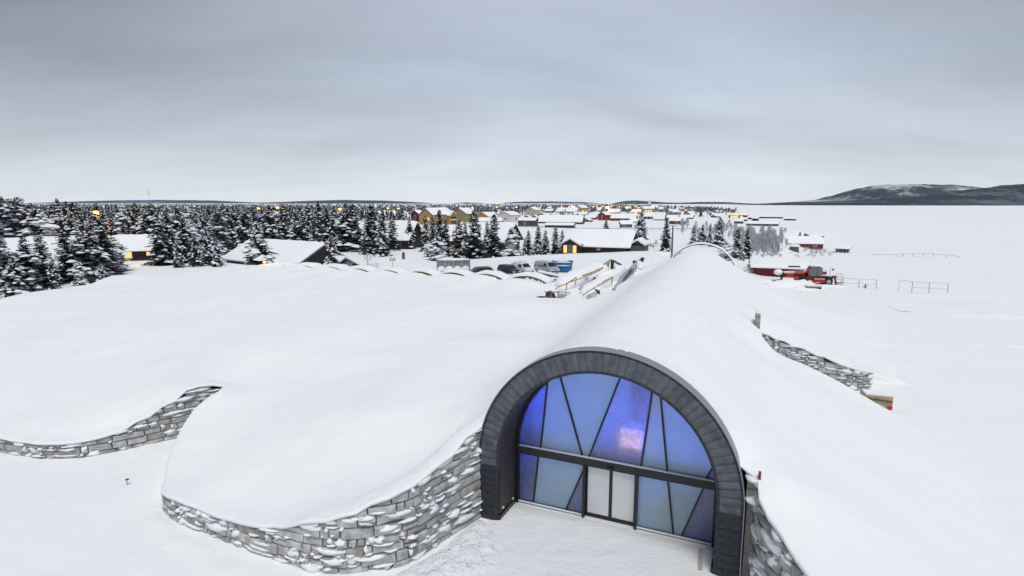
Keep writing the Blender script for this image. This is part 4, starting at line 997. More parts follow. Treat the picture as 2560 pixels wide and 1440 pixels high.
# display frame (billboard) under snow
p0 = ground_px(1134, 690); fb = empty('display_frame', (p0.x, p0.y, p0.z), R(6), 'long grey steel display frame with snow-crusted panels at the end of the snow bank', 'display stand')
wd = 82 / 1400 * p0.y
for x in (-.5, .5): MB().box((x * wd, 0, 1.35), (.14, .14, 2.9)).build('post', M['steel'], fb)
for z in (2.62, 1.05): MB().box((0, 0, z), (wd, .1, .09)).build('rail', M['steel'], fb)
for i in range(4):
    x = (-.375 + .25 * i) * wd
    po = MB().box((x, .03, 1.95), (wd * .25 - .12, .03, 1.22)).build('panel', mat('panel_face%d' % i, (.24, .25, .27), .6, var=.3, scale=2), fb)
    MB().box((x, .03, .52), (wd * .25 - .12, .03, .8)).build('lower_panel', M['steel'], fb)
    MB().box((x - wd * .125 + .0, -.03, 1.85), (.07, .07, 1.5)).build('upright', M['dkroof'], fb)
    MB().sphere((x, -.03, 1.25), 1, 12, 6, sq=(wd * .11, .08, .42)).build('stuck_snow', M['snow'], fb, smooth=True)
MB().sphere((0, 0, 2.75), 1, 24, 6, sq=(wd * .54, .3, .2)).build('snow_cap', M['snow'], fb, smooth=True)
MB().box((0, -.02, 1.1), (wd * .96, .3, .42)).build('snow_shelf', M['snow'], fb)

# collapsed timber corridor with tarpaulins on the mound
wr = empty('collapsed_timber_corridor', W(-7, 40, 0), 0, 'collapsed timber-framed snow corridor with torn black and grey sheeting', 'collapsed structure')
wv = wr.location
rps = lambda px, py, z: at(px, py, z) - wv
def surf(px, py):
    p = roof_px(px, py, 5.0); return p - wv
def beam(p, q, th=.10, m='wood'): MB().bar(p, q, th, th).build('beam', M[m], wr)
# left snow-laden roof slope, as a long hump over the left rail
def lift(px, py, h):   # a point h metres above the mound, seen at px,py
    z = 5.0
    for _ in range(30):
        p = at(px, py, z); z = .6 * z + .4 * (roof_z(*toB(p.x, p.y)) + h)
    return Vector((p.x, p.y, z)) - wv
def bseg(a, b_, h0, h1, th=.11): beam(lift(*a, h0), lift(*b_, h1), th)
bseg((1388, 722), (1420, 707), .15, .9); bseg((1420, 707), (1441, 693), .9, 1.2); bseg((1422, 706), (1470, 690), .85, 1.2)
bseg((1456, 689), (1484, 679), 1.0, 1.3); bseg((1470, 690), (1500, 675), 1.2, 1.5); bseg((1484, 679), (1508, 668), 1.3, 1.6)
bseg((1418, 707), (1415, 725), .9, .05, .13); bseg((1441, 694), (1438, 712), 1.2, .1, .10)
bseg((1361, 730), (1384, 730), .5, .6, .12); bseg((1384, 731), (1400, 729), .6, .55, .12); bseg((1400, 729), (1425, 732), .55, .2, .12)
bseg((1397, 729), (1395, 737), .5, .1, .15); bseg((1415, 730), (1414, 735), .4, .1, .12)
bseg((1456, 738), (1490, 717), .3, .7, .10); bseg((1494, 715), (1532, 693), .6, 1.0, .12); bseg((1508, 705), (1532, 692), .7, 1.0, .12)
bseg((1531, 694), (1529, 712), 1.0, .1, .11); bseg((1527, 650), (1507, 663), 2.0, 1.6, .2); bseg((1521, 653), (1518, 678), 1.8, .6, .26); bseg((1508, 668), (1506, 686), 1.5, .5, .14); bseg((1506, 672), (1495, 690), 1.3, .4, .09); bseg((1508, 673), (1516, 683), 1.3, .5, .09)
def sheet(label, corners, m, nu=8, nv=5, sag=.18, seed=0, name='sheeting'):
    """crumpled four-cornered cloth through surveyed corners (with thickness)"""
    c0, c1, c2, c3 = corners; b = MB(); rs_ = noise
    for side_ in (0, 1):
        for j in range(nv + 1):
            for i in range(nu + 1):
                p = c0.lerp(c1, i / nu).lerp(c3.lerp(c2, i / nu), j / nv)
                q = noise.noise(Vector((i * .9 + seed, j * .5, seed))) * sag; q2 = noise.noise(Vector((i * 2.1, j * 1.1, seed + 5))) * sag * .6
                b.v.append((p.x + q * .5, p.y + q + side_ * .03, p.z + q2 + side_ * .01))
    n_ = (nu + 1) * (nv + 1)
    for j in range(nv):
        for i in range(nu):
            a = j * (nu + 1) + i; b.f.append((a, a + 1, a + nu + 2, a + nu + 1)); b.f.append((n_ + a, n_ + a + nu + 1, n_ + a + nu + 2, n_ + a + 1)); b.m += [0, 0]
    return b.build(name, M[m], wr, smooth=True, label=label)
sheet('crumpled black plastic sheet', [lift(1368, 730, .6), lift(1383, 729, .6), lift(1392, 748, -.1), lift(1357, 746, -.1)], 'tarp_black', sag=.35, seed=1)
sheet('crumpled black plastic sheet', [lift(1345, 741, .12), lift(1360, 740, .2), lift(1358, 746, -.1), lift(1339, 744, -.05)], 'tarp_black', sag=.1, seed=2)
sheet('pale grey tent-shaped sheet', [lift(1402, 733, .6), lift(1419, 738, .3), lift(1405, 748, -.1), lift(1388, 746, -.1)], 'tarp_grey', sag=.06, seed=3)
sheet('pale grey sheet', [lift(1466, 693, 1.0), lift(1484, 697, .9), lift(1460, 722, .1), lift(1445, 722, .15)], 'tarp_grey', sag=.2, seed=4)
sheet('torn black sheet', [lift(1486, 692, .7), lift(1497, 700, .5), lift(1472, 714, .15), lift(1464, 715, .1)], 'tarp_black', sag=.25, seed=5)
sheet('pale ribbed sheeting', [lift(1497, 676, 1.2), lift(1512, 674, 1.2), lift(1518, 690, .2), lift(1494, 694, .1)], 'tarp_white', sag=.3, seed=6)
sheet('hanging dark grey sheet', [lift(1527, 649, 2.1), lift(1536, 651, 2.0), lift(1534, 674, .5), lift(1526, 675, .5)], 'tarp_black', sag=.3, seed=7)
sheet('dark roof flap', [lift(1531, 648, 2.1), lift(1557, 662, .9), lift(1548, 664, .6), lift(1535, 656, 1.4)], 'tarp_black', sag=.08, seed=8)
sheet('long pleated grey sheeting', [lift(1548, 695, .9), lift(1596, 648, 1.6), lift(1590, 676, .1), lift(1534, 722, .0)], 'tarp_grey', nu=18, nv=4, sag=.5, seed=9)
sheet('pleated dark fold', [lift(1570, 682, .8), lift(1586, 672, .9), lift(1584, 684, .1), lift(1555, 706, .1)], 'tarp_black', nu=8, sag=.4, seed=19)
sheet('dark grey sheet fold', [lift(1582, 652, 1.6), lift(1590, 650, 1.6), lift(1592, 674, .3), lift(1584, 668, .5)], 'tarp_black', sag=.4, seed=10)
sheet('black sheet fold', [lift(1486, 722, .3), lift(1500, 727, .3), lift(1500, 740, -.1), lift(1490, 731, .1)], 'tarp_black', sag=.3, seed=11)
sheet('pale grey sheet at the front edge', [lift(1467, 738, .5), lift(1492, 728, .5), lift(1492, 746, -.1), lift(1466, 750, -.1)], 'tarp_grey', sag=.25, seed=12)
sheet('small torn grey flag of sheeting', [lift(1604, 643, 1.9), lift(1612, 646, 1.7), lift(1607, 657, .9), lift(1598, 650, 1.2)], 'tarp_black', sag=.4, seed=13)
sheet('grey fold at the lower edge', [lift(1530, 722, .2), lift(1542, 718, .3), lift(1538, 728, -.05), lift(1531, 726, .0)], 'tarp_grey', sag=.3, seed=14)
# snow resting on the corridor
def snow_loaf(pa, pb, h0, h1, wd0, wd1, th, seed=0, name='snow_ridge'):
    a, c = lift(*pa, h0), lift(*pb, h1); b = MB(); K = 16; d = (c - a); dn = Vector((d.x, d.y, 0)).normalized(); sd = Vector((-dn.y, dn.x, 0)); Q = 8
    for i in range(K + 1):
        q = i / K; p = a.lerp(c, q); w_ = (wd0 + (wd1 - wd0) * q) * min(1, .25 + q * 4, .25 + (1 - q) * 4); t_ = th * min(1, .2 + q * 5, .2 + (1 - q) * 5)
        for k in range(Q + 1):
            an = math.pi * k / Q; nn = noise.noise(Vector((i * .5, k * .4, seed))) * .12
            pp = p + sd * (math.cos(an) * w_ * .5) + Vector((0, 0, math.sin(an) * t_ + nn - (1.6 if k in (0, Q) else 0))); b.v.append(tuple(pp))
    for i in range(K):
        for k in range(Q): u_ = i * (Q + 1) + k; b.f.append((u_, u_ + 1, u_ + Q + 2, u_ + Q + 1)); b.m.append(0)
    b.f += [tuple(range(Q + 1)), tuple(K * (Q + 1) + k for k in range(Q + 1))]; b.m += [0, 0]
    b.build(name, M['snow'], wr, smooth=True)
snow_loaf((1394, 716), (1508, 662), .0, 1.1, 3.2, 4.2, .75, 1); snow_loaf((1450, 732), (1555, 673), .1, .7, 1.2, 2.2, .45, 2)
snow_loaf((1535, 668), (1566, 676), .9, .7, 1.5, 1.6, .45, 3); snow_loaf((1560, 690), (1600, 652), .1, .6, 1.2, 1.0, .5, 4)

# ============================================================ houses
def gable_house(name, label, cat, c, rz, L, D, hw, hr, wall, snow=.35, ov=.45, wins=(), chim=(), trim=None, roofm=None, eave_edge='dkroof', group=None, door=(), base_z=0):
    """ridge along local X; gable ends at +-X. wins: (face, u, z, w, h, lit) face in 'S','N','E','W' (S = -Y long side)"""
    root = empty(name, c, rz, label, cat, group)
    x, y = L / 2, D / 2; b = MB()
    b.v = [(-x, -y, -.6), (x, -y, -.6), (x, y, -.6), (-x, y, -.6), (-x, -y, hw), (x, -y, hw), (x, y, hw), (-x, y, hw), (-x, 0, hr), (x, 0, hr)]
    b.f = [(0, 1, 5, 4), (2, 3, 7, 6), (1, 2, 6, 9, 5), (3, 0, 4, 8, 7), (3, 2, 1, 0)]; b.m = [0] * 5
    b.build('wall', wall, root)
    sl_ = (hr - hw) / y; ze = hw - sl_ * ov
    def roofpoly(t0, t1, oy, xx): return [(-oy, None)]
    rf = MB(); ex = x + ov; rth = .14 if L < 15 else .3
    def slab(mbx, z_off, th, ex_, oy, mi=0, rnd_=0.0):
        ye = y + oy; zE = hw - sl_ * oy
        mbx.chevron(-ye, zE + z_off, 0, hr + z_off, ye, zE + z_off, th, -ex_, ex_)
    slab(rf, .02, rth, ex, ov); ro_ = rf.build('roof', roofm or M[eave_edge], root)
    sn = MB(); nX = max(6, int(L / 1.5)); rs_ = random.Random(int(abs(c.x) * 7 + abs(c.y)))
    ye = y + ov + .06; K = 10; ph = rs_.uniform(0, 50)
    for i in range(nX + 1):
        xx = -ex - .05 + (2 * ex + .1) * i / nX; ed = min(1, .35 + i * .8, .35 + (nX - i) * .8)
        row = []; bot = []
        for k in range(K + 1):
            yy = -ye + 2 * ye * k / K; zz = hw + sl_ * (y - abs(yy)) + rth + .025
            e2_ = min(1, .35 + k * .9, .35 + (K - k) * .9)
            t_ = snow * min(ed, e2_) * (1 + .18 * noise.noise(Vector((xx * .4 + ph, yy * .4, ph))))
            if abs(yy) < ye * .2: zz -= .05 * sl_
            row.append((xx, yy, zz + t_)); bot.append((xx, yy, zz - (.04 if k in (0, K) else 0)))
        sn.v += row + bot
    n_ = 2 * (K + 1)
    for i in range(nX):
        for k in range(K): a = i * n_ + k; sn.f.append((a, a + n_, a + n_ + 1, a + 1)); sn.m.append(0)
        for k in (0, K): a = i * n_ + k; sn.f.append((a, a + K + 1, a + n_ + K + 1, a + n_)); sn.m.append(0)
    for i in (0, nX):
        for k in range(K): a = i * n_ + k; sn.f.append((a, a + 1, a + K + 2, a + K + 1)); sn.m.append(0)
    sn.build('roof_snow', M['snow'], ro_, smooth=False)
    def face_pt(fc, u_, z, o=.0):
        return {'S': (u_, -y - o, z), 'N': (u_, y + o, z), 'E': (x + o, u_, z), 'W': (-x - o, u_, z)}[fc]
    for (fc, u_, z, w_, h_, lt) in wins:
        ew = fc in 'EW'; p = face_pt(fc, u_, z, .03)
        wi = MB().box(p, ((.08, w_ + .24, h_ + .24) if ew else (w_ + .24, .08, h_ + .24))).build('window', trim or M['wtrim'], root)
        p = face_pt(fc, u_, z, .08); MB().box(p, ((.04, w_, h_) if ew else (w_, .04, h_))).build('pane', M['lit'] if lt else M['pane'], wi)
        if h_ > .6:
            p = face_pt(fc, u_, z, .105); MB().box(p, ((.03, .06, h_) if ew else (.06, .03, h_))).build('glazing_bar', trim or M['wtrim'], wi)
    for (fc, u_, w_, h_, m_) in door:
        ew = fc in 'EW'; p = face_pt(fc, u_, h_ / 2, .04); MB().box(p, ((.08, w_, h_) if ew else (w_, .08, h_))).build('door', m_, root)
    for (xx, yy) in chim:
        zc_ = hr - abs(yy) * sl_; ch_ = MB().box((xx, yy, zc_ + .55), (.7, .7, 1.3)).build('chimney', M['dkroof'], ro_); MB().box((xx, yy, zc_ + 1.28), (.76, .76, .15)).build('chimney_snow', M['snow'], root)
    return root
def facing(px_g, px_l, gside, phi):
    return phi
def house(label, x0, gpx, lpx, base, eave, ridge, side, phi, wall, cat='house', name='wooden_house', **k):
    """survey by pixels: gable width gpx and long side width lpx seen side by side from x0; side = where the gable is (L/R/none)"""
    xc = x0 + (gpx + lpx) / 2
    p = ground_px(xc, base); m = p.y / F_PX * 1.0
    k.setdefault('snow', .26); k.setdefault('ov', .3)
    hw = max(1.0, (base - eave) * m * 1.12); hr = max(hw + .6, (base - ridge) * m)
    ph = R(phi); L = lpx * m / math.cos(ph); D = gpx * m / max(.2, math.sin(ph)) if gpx else k.pop('D', 7.0)
    k.pop('D', None)
    view = math.atan2(-p.x, p.y)       # turn with the line of sight
    rz = view + (ph if side == 'L' else -ph)
    cpos_ = p + Vector((0, 0, 0)) + Vector((p.x, p.y, 0)).normalized() * (D / 2 * math.cos(ph) + L / 2 * math.sin(ph)) * .8
    cpos_.z = G(cpos_.x, cpos_.y)
    # keep the seen width after moving back
    sc = 1 + (cpos_ - p).length / p.length * .5
    wl_ = k.pop('wins', None)
    if wl_ is None and cat in ('house', 'cottage', 'hut', 'barn', 'farmhouse', 'school', 'hall'):
        rw_ = random.Random(label); wl_ = [('S', u_, .55, 1.1, 1.0, 0) for u_ in ((-.55, .1, .6) if cat != 'barn' else (rw_.uniform(-.5, .5),))] + ([('W' if side == 'L' else 'E', 0, .6, 1.0, 1.0, 0)] if gpx > 8 else [])
    k['wins'] = wl_ or []
    wins = [(f, u_ * (D / 2 if f in 'EW' else L / 2), z * hw, w_, h_, lt) for f, u_, z, w_, h_, lt in k.pop('wins', [])]
    chim = [(a * L / 2, b_ * D / 2) for a, b_ in k.pop('chim', [])]
    return gable_house(name, label, cat, cpos_, rz, L * sc, D * sc, hw * sc, hr * sc, wall, wins=wins, chim=chim, **k), (L * sc, D * sc, hw * sc, hr * sc)
# -- the log cabins close behind the mound
def cabin(label, px, Y, rz, L, D, hw, hr, wall=None, up=0, **k):
    p = on_ground(px, Y); p.z += up; return gable_house('log_cabin', label, 'cabin', p, R(rz), L, D, hw, hr, wall or M['brownwall'], snow=k.pop('snow', .45), ov=k.pop('ov', .8), **k)
cC = cabin('long dark brown cabin with plank gable and porch roof behind the olive spruce', 715, 112, -34, 23, 11.5, 2.4, 5.5, up=-1.6, eave_edge='bluefascia', wins=[('E', -2, 1.6, 1.0, 1.0, 0), ('E', 2, 1.6, 1.0, 1.0, 0)])
ph_ = MB(); ph_.chevron(-1.0, 1.5, 2.2, 3.2, 5.4, 1.5, .14, 12.4, 15.4); ph_.build('porch_roof', M['bluefascia'], cC)
ps_ = MB(); ps_.chevron(-1.1, 1.62, 2.2, 3.36, 5.5, 1.62, .3, 12.4, 15.5); ps_.build('porch_snow', M['snow'], cC)
for yy in (-.6, 5.0): MB().box((15.1, yy, .5), (.16, .16, 2.2)).build('porch_post', M['greywood'], cC)
cabin('dark cabin with a white roof half hidden by spruces at the far left', 104, 96, 58, 17, 12, 2.3, 5.9, snow=.5, up=-.5)
cabin('small dark outbuilding roof at the left edge below the cabin gable', 66, 84, 60, 7, 5, 2.0, 3.8, snow=.4)
cabin('dark cabin with two glowing orange windows between the left spruces', 352, 120, 22, 9.5, 8, 2.4, 4.7, wins=[('S', -1.4, 1.45, 1.3, 1.6, 1), ('S', 2.6, 1.7, 1.2, 1.2, 1)])
cabin('dark cabin roof behind spruces left of the wooden info board', 970, 152, -14, 16, 10, 2.7, 6.6, wins=[('S', 2, 1.5, 1.6, 1.5, 0), ('S', 5.4, 1.5, 1.6, 1.5, 0)], trim=M['steel'])
cabin('dark cabin roof glimpsed between two spruces left of centre', 1135, 150, -5, 10, 9, 2.6, 5.6)
cabin('dark red-brown cabin showing one roof edge beside the snow-clumped pine', 1225, 148, -22, 13, 10, 2.6, 6.4)
cG = cabin('brown cabin with lit windows either side of a blue door and pointed gable end', 1503, 124, -23, 13.0, 10, 1.95, 4.5, up=1.1, wins=[('S', .6, 1.35, .5, .8, 0)], snow=.5, ov=1.0)
pb = MB(); pb.v = [(-6.5, -8.2, -.5), (-2.9, -8.2, -.5), (-2.9, -5.4, -.5), (-6.5, -5.4, -.5), (-6.5, -8.2, 2.1), (-2.9, -8.2, 2.1), (-2.9, -5.4, 2.1), (-6.5, -5.4, 2.1), (-4.7, -8.2, 3.15), (-4.7, -5.4, 3.15)]
pb.f = [(0, 1, 5, 8, 4), (1, 2, 6, 5), (3, 0, 4, 7), (2, 3, 7, 9, 6)]; pb.m = [0] * 4; pb.build('porch', M['brownwall'], cG)
MB().chevron(-7.0, 1.8, -4.7, 3.14, -2.4, 1.8, .16, -8.6, -5.0, 'y').build('porch_roof', M['bluefascia'], cG)
MB().chevron(-6.95, 1.98, -4.7, 3.32, -2.45, 1.98, .26, -8.5, -5.0, 'y').build('porch_snow', M['snow'], cG)
for x in (-5.75, -3.7):
    f_ = MB().box((x, -8.23, 1.15), (.85, .07, 1.7)).build('window', M['wood'], cG); MB().box((x, -8.27, 1.15), (.68, .04, 1.5)).build('pane', M['lit'], f_)
MB().box((-4.72, -8.24, 1.05), (.95, .08, 2.0)).build('door', M['doorblue'], cG)
# side lean-to with its own roof at the pointed gable
MB().box((8.6, -1.5, .8), (3.0, 5, 2.4)).build('annex', M['greywood'], cG)
MB().chevron(6.9, 2.0, 8.6, 3.1, 10.3, 2.0, .4, -4.4, 1.2, 'y').build('annex_snow', M['snow'], cG)
# -- village houses, by survey
Wn = lambda *a: list(a)
house('maroon two-storey house with white windows left of the yellow houses', 1028, 19, 14, 556, 537, 527, 'L', 45, M['maroon'], wins=Wn(('W', -.1, .72, 1.1, 1.0, 0), ('W', .1, .3, 1.1, 1.0, 0)))
yh, ydim = house('large yellow gabled house with balcony bay behind the tall spruces', 1049, 34, 52, 563, 541, 523, 'L', 42, M['yellow'], wins=Wn(('W', -.35, .62, 1.2, 1.3, 1), ('W', .4, .62, 1.2, 1.3, 0), ('W', 0, 1.2, .9, .7, 0), ('S', .1, .6, 1.2, 1.2, 0)), chim=[(.35, .1)])
yL, yD, yhw, yhr = ydim
bay = MB(); bay.v = [(yL * .18, -yD / 2 - 2.4, -.5), (yL * .48, -yD / 2 - 2.4, -.5), (yL * .48, -yD / 2, -.5), (yL * .18, -yD / 2, -.5), (yL * .18, -yD / 2 - 2.4, yhw * .95), (yL * .48, -yD / 2 - 2.4, yhw * .95), (yL * .48, -yD / 2, yhw * .95), (yL * .18, -yD / 2, yhw * .95), (yL * .33, -yD / 2 - 2.4, yhw * 1.32), (yL * .33, 0, yhw * 1.32)]
bay.f = [(0, 1, 5, 8, 4), (1, 2, 6, 5), (3, 0, 4, 7), (4, 8, 9, 7), (5, 6, 9, 8)]; bay.m = [0] * 5; bay.build('balcony_bay', M['yellow'], yh)
MB().box((yL * .33, -yD / 2 - 2.45, yhw * .72), (yL * .24, .1, yhw * .18)).build('balcony_opening', M['pane'], yh); MB().box((yL * .33, -yD / 2 - 2.55, yhw * .52), (yL * .27, .2, yhw * .12)).build('balcony_rail', M['wtrim'], yh)
for k_ in (-1, 0, 1): MB().box((yL * (.33 + k_ * .08), -yD / 2 - 2.45, yhw * .22), (yL * .05, .1, yhw * .3)).build('bay_window', M['pane'], yh)
MB().chevron(yL * .15, yhw * .9, yL * .33, yhw * 1.35, yL * .51, yhw * .9, yhw * .07, -yD / 2 - 2.8, -.5, 'y').build('bay_snow', M['snow'], yh)
house('olive-yellow two-storey house with a lattice of bare shrubs before it', 1129, 38, 24, 563, 538, 522, 'L', 44, M['tan'], wins=Wn(('W', -.5, .55, 1.0, 1.2, 0), ('W', .35, .6, 1.0, 1.2, 0), ('W', -.4, .2, 1.0, 1.1, 1), ('W', 0, 1.12, .8, .8, 0)), chim=[(0, 0)])
house('mustard house with small gable window right of the olive-yellow house', 1193, 28, 22, 553, 543, 532, 'L', 46, M['mustard'], wins=Wn(('W', 0, .85, .8, .8, 0)))
house('low mustard garage with a flat snowy roof in front of the mustard house', 1197, 0, 56, 562, 554, 546, 'L', 6, M['mustard'], D=7)
house('white single-storey house with a wide snowy gable', 1244, 33, 24, 557, 540, 530, 'L', 46, M['white'], wins=Wn(('W', -.2, .5, 1.6, .9, 0), ('S', .1, .5, 1.4, .9, 0)), chim=[(-.3, 0)])
house('cream two-storey house with square windows behind the plum barn', 1314, 24, 14, 541, 527, 519, 'L', 44, M['cream'], wins=Wn(('W', -.5, .5, 1.2, 1.2, 0), ('W', .35, .5, 1.2, 1.2, 0), ('W', 0, .95, .9, .9, 0)), chim=[(0, 0)])
house('faded plum barn with a snowy roof left of centre', 1295, 7, 43, 566, 553, 546, 'R', 18, M['plum'], 'barn', 'timber_barn')
for i_, (x_, lb_) in enumerate(((1311, 'left one of two tiny dormer-like huts behind the plum barn'), (1330, 'right one of two tiny dormer-like huts behind the plum barn'))): house(lb_, x_, 12, 5, 547, 544, 539, 'L', 50, M['greywood'], 'hut', 'small_hut')
house('small maroon cottage gable right of the cream house', 1346, 14, 12, 542, 538, 534, 'L', 46, M['maroon'], 'cottage')
house('very long low building with an unbroken white roof in the village centre', 1345, 8, 108, 560, 556, 541, 'R', 16, M['greywood'], 'hall', 'long_hall', D=16)
house('low brown shelter with a snowy roof in front of the long white roof', 1362, 6, 70, 569, 564, 559, 'R', 10, M['brownwall'], 'shelter', 'low_shelter')
house('ochre hotel building with lamplit front on the skyline', 1437, 16, 17, 531, 521, 514, 'L', 50, M['tan'], wins=Wn(('S', -.5, .3, 2.2, 1.6, 1), ('S', .4, .3, 2.2, 1.6, 1)), chim=[(-.3, 0), (.2, 0)])
house('long pale school building with two broad snow roofs on the skyline', 1390, 10, 50, 533, 530, 521, 'R', 14, M['cream'], 'school', 'school_building', chim=[(-.2, 0), (.2, 0)])
house('small white-roofed bungalow left of the school roofs', 1361, 5, 20, 532, 528, 523, 'R', 14, M['maroon'])
house('dark red bungalow with one lit window below the ochre hotel', 1434, 4, 32, 542, 537, 531, 'R', 12, M['maroon'], wins=Wn(('S', .1, .5, 2, 1.2, 1), ('S', -.5, .5, 1.2, 1, 0)))
house('small maroon shed with white roof left of the red gable house', 1462, 6, 26, 549, 545, 539, 'R', 14, M['maroon'], 'shed')
house('dark grey gable hut below the maroon shed', 1456, 16, 10, 555, 551, 547, 'L', 48, M['greywood'], 'hut', 'small_hut')
house('bright red gable house with two white windows one above the other', 1495, 19, 16, 551, 539, 531, 'L', 46, M['red'], wins=Wn(('W', 0, .85, 1.0, 1.0, 0), ('W', 0, .32, 1.0, 1.0, 0)))
house('white-walled house with a snowy roof above the red gable house', 1520, 4, 28, 536, 531, 523, 'R', 14, M['white'], wins=Wn(('S', -.5, .45, 1.4, 1, 0), ('S', .3, .45, 2, 1, 0)))
house('long low red barn with a white roof right of the red gable house', 1527, 6, 60, 552, 547, 537, 'R', 10, M['red'], 'barn', 'timber_barn')
house('grey weathered barn standing alone in the snowy field', 1549, 4, 27, 569, 561, 553, 'L', 14, M['greywood'], 'barn', 'timber_barn')
house('white snow-covered hump-roofed shed behind the grey barn', 1572, 6, 18, 558, 554, 548, 'L', 20, M['white'], 'shed')
house('lamplit ochre house just left of the big field spruce', 1578, 5, 22, 536, 531, 524, 'R', 14, M['cream'], wins=Wn(('S', 0, .5, 2.4, 1.2, 1)))
house('red-brown farmhouse right of the big field spruce', 1610, 6, 32, 548, 542, 532, 'R', 14, M['maroon'])
house('white-roofed farmhouse with a maroon foot right of the big field spruce', 1634, 4, 26, 551, 547, 532, 'R', 14, M['maroon'])
house('grey gable house with a broad snow roof right of the village lamps', 1661, 18, 22, 537, 531, 524, 'L', 46, M['greywood'])
house('small white shed roof above the red field barn', 1667, 4, 26, 549, 545, 539, 'R', 10, M['greywood'], 'shed')
house('red field barn with white roof beside the utility pole', 1673, 4, 38, 561, 553, 545, 'R', 8, M['plum'], 'barn', 'timber_barn')
house('brown gable cottage among bare trees right of the utility pole', 1708, 20, 8, 541, 538, 529, 'L', 58, M['mustard'], 'cottage', wins=Wn(('W', 0, .5, 1, 1, 0)))
house('low snowy shed in front of the brown gable cottage', 1704, 4, 26, 547, 544, 538, 'R', 8, M['greywood'], 'shed')
house('snow-buried boathouse roof at the shore left of the bare birches', 1778, 12, 10, 544, 542, 538, 'L', 50, M['greywood'], 'boathouse', 'boathouse')
house('small grey cottage under snow near the lake edge', 1784, 8, 18, 532, 530, 527, 'L', 48, M['greywood'], 'cottage')
house('long red lakeside house with a row of lit windows', 1824, 0, 44, 545, 539, 534, 'R', 4, M['red'], wins=Wn(('S', -.65, .45, 2.0, 1.3, 1), ('S', -.4, .45, 2.0, 1.3, 1), ('S', -.15, .5, 2.2, 1.6, 1), ('S', .35, .45, 2.0, 1.2, 1)), D=8)
house('tiny dark shed just right of the long red lakeside house', 1869, 4, 11, 549, 545, 541, 'R', 14, M['greywood'], 'shed')
house('dark boat shed nearest the long pier roof', 1882, 0, 13, 552, 547, 543, 'R', 6, M['brownwall'], 'shed', D=5)
house('low grey shed below the red lakeside house', 1852, 0, 15, 553, 549, 545, 'R', 4, M['greywood'], 'shed', D=5)
house('white-roofed grey shed at the left of the birch thicket', 1837, 0, 20, 559, 554, 549, 'R', 4, M['greywood'], 'shed', D=5)
house('long low boathouse behind the bare birch thicket', 1868, 3, 72, 565, 561, 556, 'R', 6, M['greywood'], 'boathouse', 'boathouse')
house('very low long storage roof on the ice beyond the birches', 1898, 0, 56, 546, 544, 542, 'R', 2, M['greywood'], 'shed', 'low_shelter', D=3, snow=.2)
house('overturned dark boat-like low roof farthest out on the ice', 1962, 0, 26, 551, 549.6, 548, 'R', 2, M['dkroof'], 'shed', 'low_shelter', D=3, snow=.2)
house('long red lakeside barn behind the round hut and lone spruce', 1955, 8, 88, 618, 610, 595, 'L', 14, M['red'], 'barn', 'timber_barn', wins=Wn(('S', -.8, .55, .8, .8, 0), ('S', -.45, .55, .8, .8, 0), ('S', .6, .55, .8, .8, 0)))
house('white-roofed barn behind the long red lakeside barn', 1958, 4, 44, 598, 592, 581, 'R', 6, M['brownwall'], 'barn', 'timber_barn')
house('low red gable roof peeping over the right end of the lakeside barn', 2008, 18, 30, 598, 594, 590, 'L', 30, M['red'], 'shed')
house('grey metal hut with a snowy roof by the lake walkway', 2091, 0, 30, 632, 623, 619, 'R', 3, M['steel'], 'hut', 'small_hut', D=3.5)
house('red boarded shed with a deep white roof behind the red telehandler', 1890, 0, 108, 690, 670, 658, 'R', -5, M['red'], 'shed', D=8, snow=.5, ov=1.0)
house('snowy roof of a house among the left spruces above the dark cabin', 112, 10, 48, 580, 575, 558, 'L', 20, M['pink'])
house('pink-walled house with a white roof seen between spruces left of centre', 464, 14, 16, 576, 567, 556, 'L', 40, M['pink'], wins=Wn(('S', 0, .5, .9, .9, 0)))
house('small pale greenhouse-like hut by the lit cabin', 308, 4, 22, 586, 580, 576, 'R', 12, M['steel'], 'hut', 'small_hut')
house('pink gable end beside the small pale hut', 290, 10, 6, 586, 576, 571, 'L', 55, M['pink'], 'cottage')
house('far white-roofed house with a brick chimney on the left skyline', 289, 4, 32, 543, 537, 524, 'R', 10, M['tan'], wins=Wn(('S', .5, .5, 1, 1, 1)))
house('snowy roof left of the maroon house behind spruces', 905, 0, 46, 548, 540, 529, 'R', 8, M['white'], D=8)
house('second snowy roof among spruces left of the maroon house', 955, 0, 34, 546, 538, 528, 'R', 10, M['white'], D=8)
for px_, b_, w_, lb_ in ((1492, 529, 18, 'pale lamplit gable on the skyline left of the brightest lamp'), (1262, 527, 22, 'snowy roof far behind the white house'), (1600, 524, 16, 'far snowy roof beside the church'), (1560, 526, 16, 'far white roof left of the church'), (1645, 526, 18, 'far snowy roof right of the church'), (1420, 524, 16, 'far snowy roof left of the ochre hotel'), (1330, 527, 20, 'far snowy roof behind the cream house'), (1690, 527, 18, 'far white roof at the edge of the lake')):
    house(lb_, px_, 3, w_, b_, b_ - 3, b_ - 8, 'R', 12, M['tan'], 'house')
